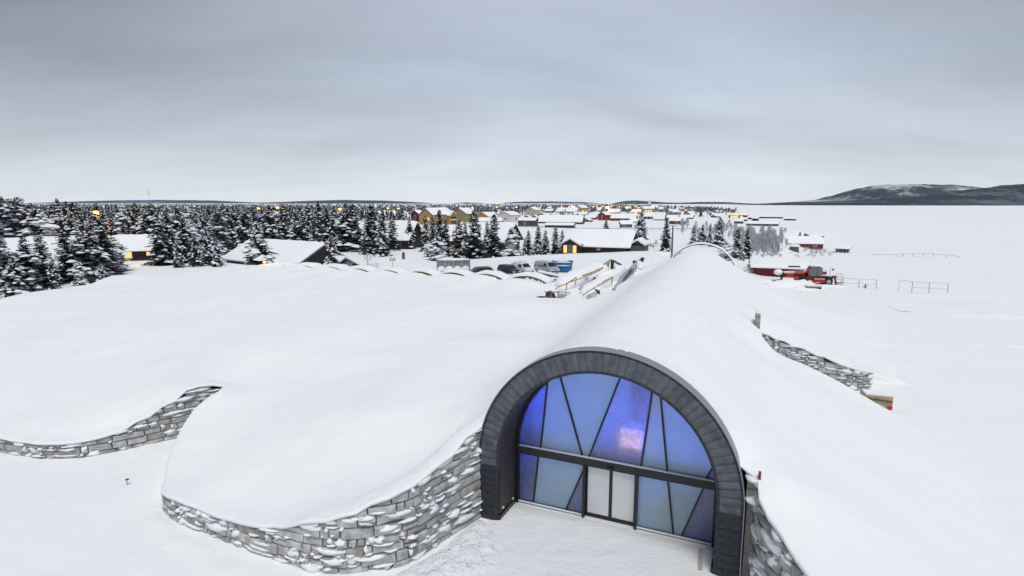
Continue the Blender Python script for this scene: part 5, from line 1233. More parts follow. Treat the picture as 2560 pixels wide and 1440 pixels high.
# church with spire
chh, cd = house('lamplit timber church with a small white spire on the skyline', 1608, 4, 26, 531, 523, 516, 'R', 12, M['tan'], 'church', 'church', wins=Wn(('S', -.5, .4, 1.6, 2.4, 1), ('S', 0, .4, 1.6, 2.4, 1), ('S', .5, .4, 1.6, 2.4, 1)))
sp = MB(); sp.box((0, 0, cd[3] + 1), (2.6, 2.6, 3.5)); sp.build('bell_tower', M['cream'], chh); sp = MB(); zt0 = cd[3] + 2.75
sp.v = [(-1.7, -1.7, zt0), (1.7, -1.7, zt0), (1.7, 1.7, zt0), (-1.7, 1.7, zt0), (0, 0, zt0 + 6.5)]; sp.f = [(0, 1, 4), (1, 2, 4), (2, 3, 4), (3, 0, 4), (3, 2, 1, 0)]; sp.m = [0] * 5; sp.build('spire', M['white'], chh)
# round storage hut with a fat snow cap
rh = empty('round_hut', ground_px(1985, 628), 0, 'round grey plank hut wearing a thick cap of snow in front of the lakeside barn', 'hut')
mR = 11 / 1400 * rh.location.y
MB().tube([(0, 0, -.3), (0, 0, 1.35)], mR, 14).build('hut_wall', M['greywood'], rh); MB().sphere((0, 0, 1.5), 1, 16, 8, sq=(mR * 1.25, mR * 1.25, .45)).build('snow_cap', M['snow'], rh, smooth=True)

# ============================================================ telehandler
th = empty('telehandler', ground_px(2030, 711), R(-6), 'red telescopic handler with a big glass cab, half buried in snow', 'telehandler')
MB().box((.2, 0, 1.05), (5.6, 1.6, .55)).build('chassis', M['redp'], th); MB().box((.6, -1.0, .85), (1.8, .7, .7)).build('side_locker', M['redp'], th); MB().box((.6, -1.37, 1.15), (1.7, .04, .1)).build('white_stripe', M['wtrim'], th)
MB().box((.4, 0, 1.42), (4.6, 2.0, .14)).build('turntable', M['blackp'], th)
cbp = [(-.95, 1.5), (-1.15, 2.1), (-.85, 3.0), (-.5, 3.25), (.75, 3.2), (1.1, 2.95), (1.15, 1.9), (.85, 1.5)]
MB().prism([(x * 1.04 - .0, z) for x, z in cbp], 'y', -.95, .15).build('cab_frame', M['redp'], th)
MB().prism([(x * .93, 1.62 + (z - 1.5) * .88) for x, z in cbp], 'y', -1.0, -.94).build('cab_window', M['cabglass'], th); MB().box((.25, -1.01, 2.35), (.06, .03, 1.45)).build('window_bar', M['blackp'], th)
MB().box((0, -.4, 3.3), (1.7, 1.1, .14)).build('cab_snow', M['snow'], th)
MB().bar((2.4, .55, 2.0), (-4.9, .55, 1.55), .5, .55).build('boom', M['redp'], th); MB().bar((2.4, .55, 2.35), (-4.7, .55, 1.98), .55, .3).build('boom_snow', M['snow'], th)
MB().box((-2.2, .1, 2.1), (1.3, .8, .45)).build('orange_box', M['orange'], th); MB().box((-3.9, 0, 1.6), (1.2, .9, .6)).build('boom_head', M['redp'], th)
fk = MB(); fk.bar((-4.8, .2, 2.0), (-5.2, .0, .6), .25); fk.bar((-5.2, .5, .7), (-6.3, .5, .5), .12); fk.bar((-5.2, -.3, .7), (-6.3, -.3, .5), .12); fk.bar((-4.6, 0, 1.6), (-5.6, 0, 1.9), .2); fk.build('fork_carriage', M['blackp'], th)
MB().sphere((-5.7, .1, 2.05), .75, 12, 6, sq=(1, .9, .7)).build('snow_lump', M['snow'], th, smooth=True)
MB().box((-2.9, .7, 3.0), (1.9, .3, .22)).build('work_platform_rail', M['blackp'], th)
for x in (2.15, -1.9):
    for y in (-1.05, 1.05):
        o = MB().tube([(x, y - .25, .68), (x, y + .25, .68)], .68, 18).build('wheel', M['tyre'], th); MB().tube([(x, y - .27, .68), (x, y + .27, .68)], .36, 12).build('rim', M['rim'], o)
    MB().box((x, -1.05, 1.5), (1.7, .62, .08)).build('mudguard', M['blackp'], th)
MB().box((3.5, 0, 1.35), (.5, .9, .4)).build('stabiliser_bracket', M['redp'], th); MB().bar((3.4, -.5, 1.3), (3.7, -.5, .1), .22).build('stabiliser_leg', M['blackp'], th)
bk = MB()
for x in (3.9, 4.9):
    for y in (-.4, .5): bk.bar((x, y, .35), (x, y, 1.9), .05)
for z in (.9, 1.4, 1.9): bk.bar((3.9, -.4, z), (4.9, -.4, z), .05); bk.bar((3.9, .5, z), (4.9, .5, z), .05)
bk.build('basket_rails', M['galv'], th); MB().box((4.4, 0, .35), (1.2, 1.1, .08)).build('basket_floor', M['blackp'], th)
MB().bar((2.9, .2, 1.6), (2.9, .2, 3.1), .12).build('lamp_mast', M['snow'], th); MB().sphere((3.3, .1, 2.6), .2, 8, 5).build('red_beacon', M['redmark'], th)
def heap(px, py, rx, ry, rz, label=None, seed=0):
    p = ground_px(px, py); b = MB(); b.sphere((0, 0, 0), 1, 22, 12, sq=(rx, ry, rz)); 
    b.v = [(x + .18 * rx * noise.noise(Vector((x * .8, y * .8, seed))), y, z * (1 + .35 * noise.noise(Vector((x * .6, y * .6, seed + 3))))) for x, y, z in b.v]
    o = b.build('snow_heap', M['snow_ground'], smooth=True, kind='structure'); o.location = (p.x, p.y, p.z - rz * .15); return o
heap(1975, 716, 4.8, 2.2, 1.35, seed=1); heap(2020, 722, 3.2, 1.3, .55, seed=2); heap(1640, 640, 6, 3, 1.2, seed=3); heap(2070, 716, 4, 1.0, .35, seed=4); heap(1930, 706, 4, 2, .7, seed=5)
def drift(px, py, rx, ry, rz, seed):
    p = ground_px(px, py); b = MB(); K = 26; Q = 10
    for j in range(Q + 1):
        for i in range(K + 1):
            x = (i / K * 2 - 1) * rx; y = (j / Q * 2 - 1) * ry; e_ = max(0, 1 - (x / rx) ** 2) * max(0, 1 - (y / ry) ** 2)
            b.v.append((x, y, -.04 + rz * e_ * (.6 + .8 * abs(noise.noise(Vector((x * .35, y * .6, seed)))) + .5 * noise.noise(Vector((x * 1.1, y * 1.4, seed))))))
    b.f = [(j * (K + 1) + i, j * (K + 1) + i + 1, (j + 1) * (K + 1) + i + 1, (j + 1) * (K + 1) + i) for j in range(Q) for i in range(K)]; b.m = [0] * len(b.f)
    o = b.build('snow_drift', M['snow_ground'], smooth=True, kind='structure'); o.location = p; o.rotation_euler = (0, 0, R(-12))
drift(2420, 742, 9, 3, .45, 1); drift(2500, 788, 10, 2.2, .4, 2); drift(2380, 775, 7, 2, .3, 3); drift(2240, 760, 6, 2, .25, 4); drift(2520, 700, 12, 4, .4, 5); drift(2330, 640, 14, 4, .35, 6); drift(2480, 860, 6, 1.6, .22, 7); drift(2190, 860, 4, 1.2, .2, 8)
tb = empty('timber_stack', ground_px(2033, 724), R(-5), 'short stack of brown boards under snow in front of the red telehandler', 'timber')
for k_ in range(4): MB().box((.12 * (k_ % 2), 0, .1 + k_ * .13), (2.2 - .14 * k_ * 0, .5, .11)).build('board', M['rust'] if k_ % 2 else M['wood'], tb)
MB().box((0, 0, .68), (2.5, .8, .22)).build('snow_cap', M['snow'], tb)

# fence frames on the right, field fence, walkway
def fence_frame(label, pxs, top, base, Yoff=0, extra=None):
    p0, p1 = ground_px(pxs[0], base[0]), ground_px(pxs[-1], base[1]); r_ = empty('fence_frame', p0, 0, label, 'fence')
    h = (base[0] - top) / F_PX * p0.y
    for q in pxs:
        a = (q - pxs[0]) / (pxs[-1] - pxs[0]); p = p0.lerp(p1, a) - p0; MB().bar((p.x, p.y, -.3), (p.x, p.y, h), .09).build('post', M['galv'], r_)
    d_ = p1 - p0
    for z in (h, h * .48): MB().bar((0, 0, z), (d_.x, d_.y, z), .06).build('rail', M['galv'], r_)
    return r_, d_, h
fence_frame('grey tubular fence frame nearest the telehandler', (2105, 2147, 2190), 695, (717, 722))
ff, d_, h_ = fence_frame('grey tubular fence frame farther right with a slanting end piece', (2279, 2322, 2368), 704, (731, 736))
MB().bar((0, 0, h_), (-1.0, 1.6, h_ + .1), .05).build('end_brace', M['galv'], ff); MB().bar((-1.0, 1.6, -.2), (-1.0, 1.6, h_ + .1), .05).build('end_post', M['galv'], ff)
rm_ = empty('red_marker', ground_px(2163, 721), 0, 'small red and white post standing under the first fence frame', 'post'); MB().box((0, 0, .35), (.16, .12, .7)).build('marker_post', M['redmark'], rm_); MB().box((0, .1, .25), (.9, .05, .5)).build('marker_board', M['whitep'], rm_)
wk = empty('walkway_rail', ground_px(2145, 641), 0, 'long thin handrail of a walkway leading out over the lake', 'railing'); w0 = wk.location.copy(); prev = None
for q, b_, t_ in ((2180, 641, 636), (2240, 642, 636), (2258, 641, 634), (2283, 642, 634), (2308, 642, 634), (2333, 643, 635), (2366, 644, 637), (2396, 646, 641)):
    p = ground_px(q, b_) - w0; hh = (b_ - t_) / F_PX * (p + w0).y
    MB().bar((p.x, p.y, -.3), (p.x, p.y, hh), .12).build('post', M['galv'], wk)
    if prev: MB().bar(prev, (p.x, p.y, hh), .1).build('rail', M['galv'], wk)
    prev = (p.x, p.y, hh)
def long_fence(label, a, b_, n_, h, m='greywood', rails=(.5, 1.0), th_=.07):
    p0, p1 = ground_px(*a), ground_px(*b_); r_ = empty('field_fence', p0, 0, label, 'fence'); d = p1 - p0
    for i in range(n_ + 1):
        p = d * i / n_; zg = G(p0.x + p.x, p0.y + p.y) - p0.z; MB().bar((p.x, p.y, zg - .3), (p.x, p.y, zg + h), .12).build('post', M[m], r_)
    for k in rails: MB().bar((0, 0, h * k), (d.x, d.y, d.z + h * k), th_).build('rail', M[m], r_)
    return r_
long_fence('thin dark fence crossing the white field behind the pointed cabin', (1438, 576), (1735, 577), 14, .9, rails=(1.0,), th_=.16)
long_fence('low grey rail fence right of the pointed cabin', (1578, 620), (1652, 621), 4, 1.3)
long_fence('dark rail fence in front of the long white village roof', (1290, 568), (1440, 572), 10, .8, rails=(.4, 1.0), th_=.14)
long_fence('low fence row left of the round hut', (1868, 622), (1955, 626), 8, .6)
# utility pole
up_ = empty('utility_pole', ground_px(1679, 647), R(-10), 'tall grey utility pole with a crossbar beside the slim spruce', 'pole'); hp = 82 / F_PX * up_.location.y
MB().tube([(0, 0, -.3), (0, 0, hp)], [.2, .14], 8).build('pole', M['greywood'], up_); MB().bar((-.95, 0, hp), (.95, 0, hp), .12).build('crossbar', M['greywood'], up_)
for x in (-.8, 0, .8): MB().tube([(x, 0, hp), (x, 0, hp + .25)], .06, 6).build('insulator', M['wtrim'], up_)
# mast on the left skyline
ms = empty('radio_mast', on_ground(377, 420), 0, 'thin mast with a crooked top on the left skyline', 'mast'); MB().tube([(0, 0, 0), (0, 0, 18), (-.6, 0, 20.5)], [.16, .1, .06], 5).build('mast', M['galv'], ms); MB().bar((-.6, 0, 20.5), (1.2, 0, 17.8), .12).build('top_arm', M['greywood'], ms)
# signpost, info board, lanterns
sgp = empty('signpost', ground_px(982, 667), R(0), 'wooden signpost with five small boards on one pole', 'signpost'); mS = sgp.location.y / F_PX
MB().bar((0, 0, -.3), (0, 0, 22 * mS), .09).build('post', M['wood'], sgp)
for x, z in ((-5, 21), (5, 21.5), (0, 18.5), (-5, 16.5), (5, 16.8)): MB().box((x * mS, -.08, z * mS), (4.4 * mS, .05, 2.6 * mS)).build('sign_board', M['rust'], sgp); MB().box((x * mS, -.02, (z + 1.7) * mS), (4.0 * mS, .2, .08)).build('board_snow', M['snow'], sgp)
ibd = empty('info_board', ground_px(1009, 648), R(-8), 'upright dark grey notice board standing alone in the snow', 'notice board'); MB().box((0, 0, .65), (.62, .25, 1.7)).build('board', M['steel'], ibd); MB().box((0, -.14, .7), (.46, .03, 1.35)).build('notice', M['letter'], ibd)
def lantern(px, base, hpx, label, m='lampy', capm=None, r=.12):
    p = ground_px(px, base); k = p.y / F_PX; r_ = empty('garden_lantern', p, 0, label, 'lantern'); h = hpx * k
    MB().bar((0, 0, -.2), (0, 0, h), .09).build('post', M['dkroof'], r_); MB().sphere((0, 0, h), r, 8, 6).build('lamp_head', M[m], r_)
    if capm: MB().sphere((0, 0, h + .28), 1, 12, 6, sq=(.62, .62, .3)).build('snow_cap', M['snow'], r_, smooth=True)
    return r_
lantern(1017, 623, 9, 'small lit garden lantern by the path left of centre'); lantern(918, 634, 18, 'mushroom-shaped lantern with a snow cap by the spruces', 'steel', True, .18)
lantern(862, 622, 7, 'yellow garden lantern glowing among the spruces beside the cabin', r=.16)
lantern(1381, 645, 5, 'stub black bollard light on top of the snow bank', 'blackp')
lantern(270, 672, 8, 'small orange lantern low between the left spruces', 'lamp', r=.2)
lantern(1263, 646, 6, 'small wooden post box with snow between the central spruces', 'blackp')

# ============================================================ street lamps
def street_lamp(px, hy, base, label, m='lamp', r=.30, light=0):
    p = ground_px(px, base); k = p.y / F_PX; h = (base - hy) * k; r_ = empty('street_lamp', p, 0, label, 'street lamp', 'lit village street lamps')
    MB().tube([(.5, .3, -.3), (.5, .3, h)], [.12, .08], 6).build('pole', M['galv'], r_); MB().bar((.5, .3, h), (0, 0, h + .1), .09).build('arm', M['galv'], r_)
    MB().sphere((0, 0, h), r, 8, 6, sq=(1.3, 1, .6)).build('lamp_head', M[m], r_)
    if light: lamp('lamp_light', (0, 0, h - .6), light, (1, .42, .1), .4, r_)
L_L = [(251, 531, 634, 'large orange street lamp among the left spruces', .42, 900), (576, 530, 588, 'small yellow lamp left of centre in the forest', .22, 0), (635, 525, 585, 'lamp in the forest above the cabin ridge', .3, 0), (651, 522, 588, 'lamp just left of the tall dark spruce above the cabin', .34, 0), (666, 534, 585, 'low lamp glow between forest spruces', .3, 0), (698, 520, 590, 'bright lamp at the forest top right of the olive spruce', .4, 0), (756, 533, 556, 'faint lamp behind the forest', .2, 0), (854, 524, 592, 'large orange lamp beside the pair of tall spruces', .5, 600), (971, 521, 552, 'lamp on a long arm left of the village', .42, 0), (997, 522, 552, 'lamp just right of the long-armed lamp', .42, 0), (1013, 529, 552, 'small low lamp left of the maroon house', .24, 0), (1106, 520, 556, 'lamp over the roof of the large yellow house', .42, 500), (1181, 520, 553, 'lamp over the roof of the olive-yellow house', .42, 500), (1242, 518, 543, 'lamp on the skyline right of the conifer row', .5, 0), (1248, 526, 545, 'small lamp just below the skyline right of the conifer row', .3, 0), (1291, 518, 540, 'lamp above the white house', .55, 0), (1336, 518, 535, 'lamp behind the cream house roof', .55, 0), (1357, 524, 536, 'small lamp right of the cream house', .4, 0), (1372, 519, 533, 'lamp over the white-roofed bungalow', .6, 0), (1404, 518, 531, 'lamp above the school roofs', .6, 0), (1434, 518, 531, 'lamp touching the left corner of the ochre hotel', .6, 1800), (1483, 517, 529, 'lamp right of the ochre hotel', .7, 0), (1506, 517, 528, 'small lamp left of the brightest lamp', .7, 0), (1501, 520, 528, 'lower of the two lamps left of the brightest lamp', .7, 0), (1528, 516, 527, 'lamp right of the brightest lamp', .7, 0), (1548, 517, 527, 'yellow lamp midway between the brightest lamp and the church', .6, 0), (1568, 517, 527, 'upper lamp of a close pair left of the church', .8, 0), (1565, 520, 528, 'lower lamp of a close pair left of the church', .7, 0), (1590, 516, 526, 'small lamp left of the church', .7, 0), (1596, 519, 527, 'low lamp beside the church roof', .7, 0), (1643, 517, 526, 'small double lamp right of the church', .6, 0), (1714, 525, 541, 'yellow lamp in the dark tree by the brown cottage', .4, 0)]
for px_, hy_, ba_, lb_, r_, li_ in L_L: street_lamp(px_, hy_, ba_, lb_, r=r_ * 1.25, light=li_)
street_lamp(1518, 519, 536, 'brightest floodlight on the skyline above the red gable house', 'lampb', 1.7, 14000)
street_lamp(1632, 516.5, 530, 'second brightest floodlight right of the church spire', 'lampb', 1.9, 14000)
lamp('warm_fill_light', atY(1431, 632, 111) , 60, (1, .5, .15), .2); lamp('warm_fill_light', atY(1478, 628, 108), 40, (1, .5, .15), .2)  # added point lights for warm glow around the lit windows
lamp('warm_fill_light', atY(350, 638, 108), 90, (1, .45, .12), .2); lamp('warm_fill_light', atY(1606, 531, 560), 6000, (1, .42, .1), 1.0)  # more added glow, by the left cabin and the church
gl_ = empty('garden_lantern', W(-54.6, 37.9, 4.6), 0, 'orange lantern glowing beside the leftmost vault rib', 'lantern')
MB().bar((0, 0, -.4), (0, 0, .9), .08).build('post', M['dkroof'], gl_); MB().sphere((0, 0, .95), .2, 8, 6).build('lamp_head', M['lamp'], gl_); lamp('lamp_light', (.5, -.3, 1.1), 30, (1, .38, .07), .2, gl_)

# ============================================================ trees
def spruce_mesh(seed, Hh=12.0, Rr=1.9, snowy=.75, lump=1.0, irregular=0.0, bare=0.06, taper=.85):
    rnd = random.Random(seed); cr = MB(); sn = MB(); tr = MB()
    tr.tube([(0, 0, -.5), (.03, .02, Hh * .5), (0, 0, Hh * .99)], [.17, .10, .012], 6)
    z = Hh * bare; wh = 0
    while z < Hh * .985:
        q = z / Hh; rad = Rr * (1 - q) ** taper * (1 + irregular * math.sin(q * 9 + seed)) + .07
        nbr = max(4, int(5 + rad * 2.6)); a0 = rnd.uniform(0, 6.28)
        for k in range(nbr):
            a = a0 + 6.283 * k / nbr + rnd.uniform(-.3, .3); L = rad * rnd.uniform(.5, 1.2) * (1 + .16 * math.sin(a * 2 + seed + z * .9))
            if rnd.random() < .05: L *= 1.25
            ca, sa = math.cos(a), math.sin(a); droop = rnd.uniform(.30, .62) * (1.15 - q); zz = z + rnd.uniform(-.12, .12)
            w_ = L * rnd.uniform(.20, .30) + .05
            def P(l, s, dz): return (ca * l - sa * s, sa * l + ca * s, zz + dz)
            tip = -droop * L + .12 * L
            cr.add([P(0, 0, .08), P(L * .35, w_ * .8, -droop * L * .25 - .08), P(L * .4, 0, -droop * L * .22 + .06), P(L * .35, -w_ * .8, -droop * L * .25 - .08), P(L * .78, w_ * .75, -droop * L * .75 - .06), P(L * .8, 0, -droop * L * .65 + .04), P(L * .78, -w_ * .75, -droop * L * .75 - .06), P(L, 0, tip - droop * .2 * L)],
                   [(0, 1, 2), (0, 2, 3), (1, 4, 5, 2), (2, 5, 6, 3), (4, 7, 5), (5, 7, 6)])
            for j in range(3):      # hanging twigs under the branch
                l = L * rnd.uniform(.25, .95); s_ = rnd.uniform(-1, 1) * w_; hz = -droop * l * .8
                cr.add([P(l - .10, s_, hz), P(l + .10, s_ + .05, hz), P(l + rnd.uniform(-.08, .08), s_ * 1.3, hz - rnd.uniform(.18, .42) * (.6 + .5 * (1 - q)))], [(0, 1, 2)])
            if rnd.random() < snowy * (.5 + .3 * (1 - q)) * (1.35 if math.sin(z * 1.7 + a * 2 + seed) > -.1 else .35):
                c = L * rnd.uniform(.5, .86); sl_ = L * rnd.uniform(.16, .30) * lump; sw = w_ * rnd.uniform(.55, 1.0) * lump; sw *= 1.2; sl_ *= 1.15; st_ = min(.30, .07 + L * .10) * lump * rnd.uniform(.7, 1.3)
                h0 = -droop * c * .78 + .05
                sn.add([P(c - sl_, 0, h0 + droop * sl_ * .8), P(c, sw, h0 - .10), P(c + sl_, 0, h0 - droop * sl_ * .9), P(c, -sw, h0 - .10), P(c - sl_ * .35, 0, h0 + st_ + droop * sl_ * .4), P(c + sl_ * .4, 0, h0 + st_ * .8 - droop * sl_ * .3), P(c, 0, h0 - .12), P(c + .02, sw * .55, h0 + st_ * .75), P(c + .02, -sw * .55, h0 + st_ * .75)],
                       [(0, 4, 7, 1), (0, 3, 8, 4), (4, 5, 7), (4, 8, 5), (5, 2, 1, 7), (5, 8, 3, 2), (0, 1, 6), (1, 2, 6), (2, 3, 6), (3, 0, 6)])
        z += rnd.uniform(.30, .42) * (.75 + .35 * (1 - q)); wh += 1
    return cr, sn, tr
TEMPL = []
def make_spruce_template(seed, olive=False, frost=False, **k):
    k['Rr'] = k['Rr'] * 1.12; k['taper'] = k.get('taper', .85) * .74; cr, sn, tr = spruce_mesh(seed, **k)
    TEMPL.append((cr.mesh('crown', M['needles_olive'] if olive else (M['needles_frost'] if frost else M['needles'])), sn.mesh('branch_snow', M['tree_snow']), tr.mesh('trunk', M['bark']), k.get('Hh', 12.0)))
    return len(TEMPL) - 1
slim = [make_spruce_template(100 + i, Rr=r_, snowy=s_, taper=t_) for i, (r_, s_, t_) in enumerate([(1.35, .7, .75), (1.5, .85, .8), (1.7, .75, .9), (1.45, .6, .7)])]
wide = [make_spruce_template(120 + i, Rr=r_, snowy=s_, irregular=.12, taper=t_) for i, (r_, s_, t_) in enumerate([(2.3, .9, .85), (2.7, .95, .8), (2.4, .75, 1.0), (2.1, 1.0, .8)])]
lumpy = [make_spruce_template(140 + i, Rr=2.6, snowy=1.0, lump=1.75, irregular=.2, taper=.6, bare=.12) for i in range(2)]
olive = [make_spruce_template(160, True, Rr=2.6, snowy=.8, taper=.7, irregular=.1), make_spruce_template(161, True, Rr=2.9, snowy=.95, taper=.75, lump=1.2, irregular=.12)]
fros = [make_spruce_template(170 + i, frost=True, Rr=r_, snowy=.9, irregular=.15, taper=t_) for i, (r_, t_) in enumerate([(1.7, .8), (2.3, .8), (2.1, .95)])]
def put_tree(p, h, tpl, label, group=None, name='spruce_tree', wsc=1.0, parts=True):
    cr, sn, tr, Hh = TEMPL[tpl]; k = h / Hh
    wsc *= 1.22 if group is None else 1.0
    r_ = empty(name, p, random.uniform(0, 6.28), label, 'tree', group); r_.scale = (k * wsc, k * wsc, k)
    for nm, me in (('trunk', tr), ('crown', cr), ('branch_snow', sn)):
        o = bpy.data.objects.new(nm, me); COL.objects.link(o); o.parent = r_
        if nm == 'branch_snow': o['kind'] = 'stuff'
    return r_
def tree_px(px, top, base, tpl, label, wsc=1.0, group=None, Y=None):
    p = on_ground(px, Y) if Y else ground_px(px, base)
    zt_ = CAM_H + (506 - top) / F_PX * (p.y + .5)
    return put_tree(p, max(2.0, zt_ - p.z), tpl, label, group, wsc=wsc)
random.seed(21)
# spruces that can be told apart: px, top, base, template, label, width, distance when the foot is hidden
T = [(15, 578, 760, fros[2], 'broad snow-dusted spruce at the bottom left edge', 1.45, 76), (72, 590, 740, wide[3], 'snow-laden spruce second from the left edge in front of the dark cabin', 1.3, 78),
     (112, 576, 720, slim[1], 'slim spruce in front of the white cabin roof at far left', 1.35, 80), (172, 555, 716, slim[0], 'tall slim spruce standing against the white cabin roof', 1.4, 84),
     (40, 640, 750, wide[1], 'low heavy spruce at the lower left corner by the mound', 1.0, 74), (138, 640, 725, wide[2], 'low bushy spruce between the slim pair at far left', .9, 78),
     (213, 572, 716, wide[0], 'dense spruce right of the white cabin roof', 1.35, 86), (236, 560, 700, wide[3], 'tall snow-speckled spruce in the left clump', 1.35, 88), (262, 540, 690, slim[2], 'highest spruce of the clump beneath the orange street lamp', 1.6, 92),
     (200, 650, 715, lumpy[0], 'low snow-clumped spruce at the foot of the left clump', .9, 82), (255, 655, 700, wide[1], 'low spreading spruce touching the mound in the left clump', .9, 84), (285, 585, 672, lumpy[1], 'leaning snow-clumped pine beside the lit cabin yard', 1.3, 98),
     (401, 528, 688, slim[2], 'tall dense spruce right of the lit cabin', 1.35, 108), (425, 533, 690, slim[1], 'tall spruce behind the dense pair right of the lit cabin', 1.2, 110), (448, 590, 688, wide[3], 'low snowy spruce at the foot of the tall pair', .8, 104),
     (466, 542, 684, slim[0], 'slim tall spruce fourth right of the lit cabin', 1.2, 112), (492, 580, 682, wide[0], 'heavily snowed spruce left of the long cabin roof', .9, 106), (523, 566, 680, wide[3], 'dense snow-speckled spruce touching the long cabin roof', 1.0, 108), (545, 592, 676, wide[1], 'low spruce at the left end of the long cabin roof', .8, 106),
     (650, 556, 668, olive[1], 'big olive-brown bushy spruce in front of the long cabin roof', 1.0, 92), (832, 584, 664, olive[0], 'slender olive-brown spruce before the cabin gable', .7, 97),
     (711, 508, 608, slim[2], 'tall dark spruce rising above the middle of the cabin ridge', 1.15, 150), (800, 503, 612, slim[1], 'tall spruce on the skyline above the cabin gable', 1.25, 148), (820, 517, 606, slim[0], 'dark narrow spruce right of the skyline spruce', 1.3, 146), (834, 523, 612, slim[2], 'dark spruce just above the cabin gable peak', 1.2, 144),
     (868, 504, 626, slim[2], 'left tree of the tallest spruce pair right of the cabin', 1.35, None), (886, 507, 628, slim[3], 'right tree of the tallest spruce pair right of the cabin', 1.5, None), (850, 560, 626, wide[0], 'snowy low spruce at the foot of the tallest pair', .8, None),
     (931, 508, 634, slim[3], 'very tall slim spruce beside the snow-capped lantern', 1.5, None), (922, 530, 636, slim[0], 'slimmer spruce leaning on the tall lantern spruce', 1.3, None), (958, 525, 640, slim[1], 'snow-striped slim spruce third left of the notice board', 1.2, None), (982, 529, 627, slim[0], 'slim spruce just left of the notice board', 1.3, None),
     (1025, 538, 622, slim[2], 'cone-shaped spruce right of the notice board', 1.05, None), (1066, 537, 628, slim[1], 'spruce in front of the yellow house gable', 1.2, None), (1083, 540, 632, slim[0], 'narrow spruce before the yellow house', 1.2, None), (1100, 522, 640, slim[3], 'tallest spruce in front of the large yellow house', 1.3, None), (1116, 546, 640, slim[0], 'spruce in front of the balcony bay', 1.2, None),
     (1094, 588, 651, lumpy[0], 'spreading pine loaded with round snow clumps left of the display frame', 1.3, None), (1070, 600, 642, lumpy[1], 'low snow-clumped pine left of the loaded pine', 1.0, None),
     (1148, 544, 648, olive[0], 'wide dark spruce in front of the olive-yellow house', .85, None), (1164, 552, 640, wide[3], 'snow-striped spruce beside the wide dark spruce', .8, None), (1185, 524, 650, slim[3], 'tall dark spruce standing above the snow bank left end', 1.45, None), (1198, 560, 648, wide[2], 'snowy spruce behind the snow bank left end', .7, None),
     (1218, 552, 640, wide[3], 'snow-dusted spruce left of the narrow spruce at the bank', .8, None), (1236, 533, 646, slim[3], 'narrow pointed spruce at the middle of the snow bank', 1.45, None), (1281, 566, 640, lumpy[0], 'round-clumped snowy pine standing alone by the bank', 1.2, None),
     (1312, 590, 641, wide[2], 'short spruce left of the spruce group at the bank', .75, None), (1321, 574, 640, slim[2], 'first of the small spruces left of the lit cabin porch', 1.3, None), (1345, 562, 638, slim[1], 'second taller small spruce left of the lit cabin porch', 1.3, None), (1363, 573, 638, slim[2], 'rounder small spruce third left of the lit cabin porch', 1.35, None), (1388, 561, 637, slim[0], 'slimmest small spruce close to the lit cabin porch', 1.25, None), (1405, 573, 637, slim[2], 'small spruce touching the lit cabin porch', 1.1, None),
     (1515, 546, 582, wide[2], 'short conical spruce alone above the pointed cabin roof', 1.15, None), (1601, 528, 617, wide[0], 'big solitary field spruce with spreading boughs', 1.05, None), (1664, 541, 628, slim[3], 'slim solitary spruce beside the utility pole', 1.15, None),
     (1733, 560, 612, fros[0], 'snowy spruce left of the hall end arch top', 1.2, None), (1755, 560, 612, wide[3], 'dark snowy spruce just above the hall end arch', 1.2, None), (1797, 541, 616, fros[0], 'tall frosted spruce above the right shoulder of the hall arch', 1.5, None), (1774, 556, 612, fros[0], 'frosted spruce between the two groups above the hall arch', .9, None),
     (1815, 602, 650, lumpy[1], 'snow-clumped pine against the right shoulder of the hall arch', 1.3, None), (1842, 566, 644, fros[0], 'left one of two slim spruces in the birch thicket', 1.4, None), (1866, 571, 645, slim[0], 'right one of two slim spruces in the birch thicket', 1.4, None), (1854, 612, 650, wide[1], 'low spruce at the foot of the birch thicket', .7, None),
     (1998, 578, 612, slim[1], 'lone snowy spruce in front of the red lakeside barn', 1.3, None),
     (1752, 517, 541, slim[3], 'dark spruce by the shore left of the lake', 1.5, None), (1756, 514, 530, slim[2], 'twin-topped dark conifer on the village shore', 1.7, None), (1830, 521, 533, wide[0], 'dark round conifer above the red lakeside house', 1.4, None), (1807, 522, 532, wide[2], 'small dark conifer left of the red lakeside house', 1.4, None), (1552, 512, 526, slim[3], 'dark spruce on the skyline behind the white-walled house', 1.5, None), (1603, 513, 527, wide[3], 'dark tree on the skyline left of the church', 1.2, None),
     (1714, 518, 540, wide[2], 'dark bushy conifer holding a yellow lamp', 1.3, None), (1004, 516, 556, slim[3], 'dark spruce left of the maroon house', 1.5, None), (1016, 530, 560, wide[3], 'snowy spruce beside the maroon house', .9, None),
     (20, 490, 600, fros[1], 'tall hazy spruce at the far left edge of the skyline', 1.5, 125), (42, 496, 600, fros[1], 'big rounded spruce right of the far left one', 1.5, 128), (60, 492, 600, fros[1], 'tallest rounded spruce of the left skyline group', 1.5, 130), (90, 506, 600, wide[2], 'dark spruce ending the left skyline group', 1.4, 132), (155, 495, 575, slim[2], 'pointed tall spruce on the left skyline', 1.4, 150), (142, 507, 575, wide[0], 'broad snowy spruce left of the pointed skyline spruce', .9, 152), (176, 502, 580, slim[0], 'narrow skyline spruce right of the pointed one', 1.3, 160), (190, 503, 580, slim[3], 'first of three close skyline spruces at left', 1.5, 162), (203, 505, 580, slim[2], 'last of three close skyline spruces at left', 1.4, 160), (250, 503, 570, slim[2], 'skyline spruce behind the orange street lamp', 1.4, 170), (345, 506, 578, slim[3], 'bushy dark spruce beneath the left skyline hill', 1.6, 165), (358, 512, 580, slim[2], 'second dark spruce beneath the left skyline hill', 1.5, 168), (374, 515, 580, slim[1], 'dark spruce beneath the skyline mast', 1.3, 160)]
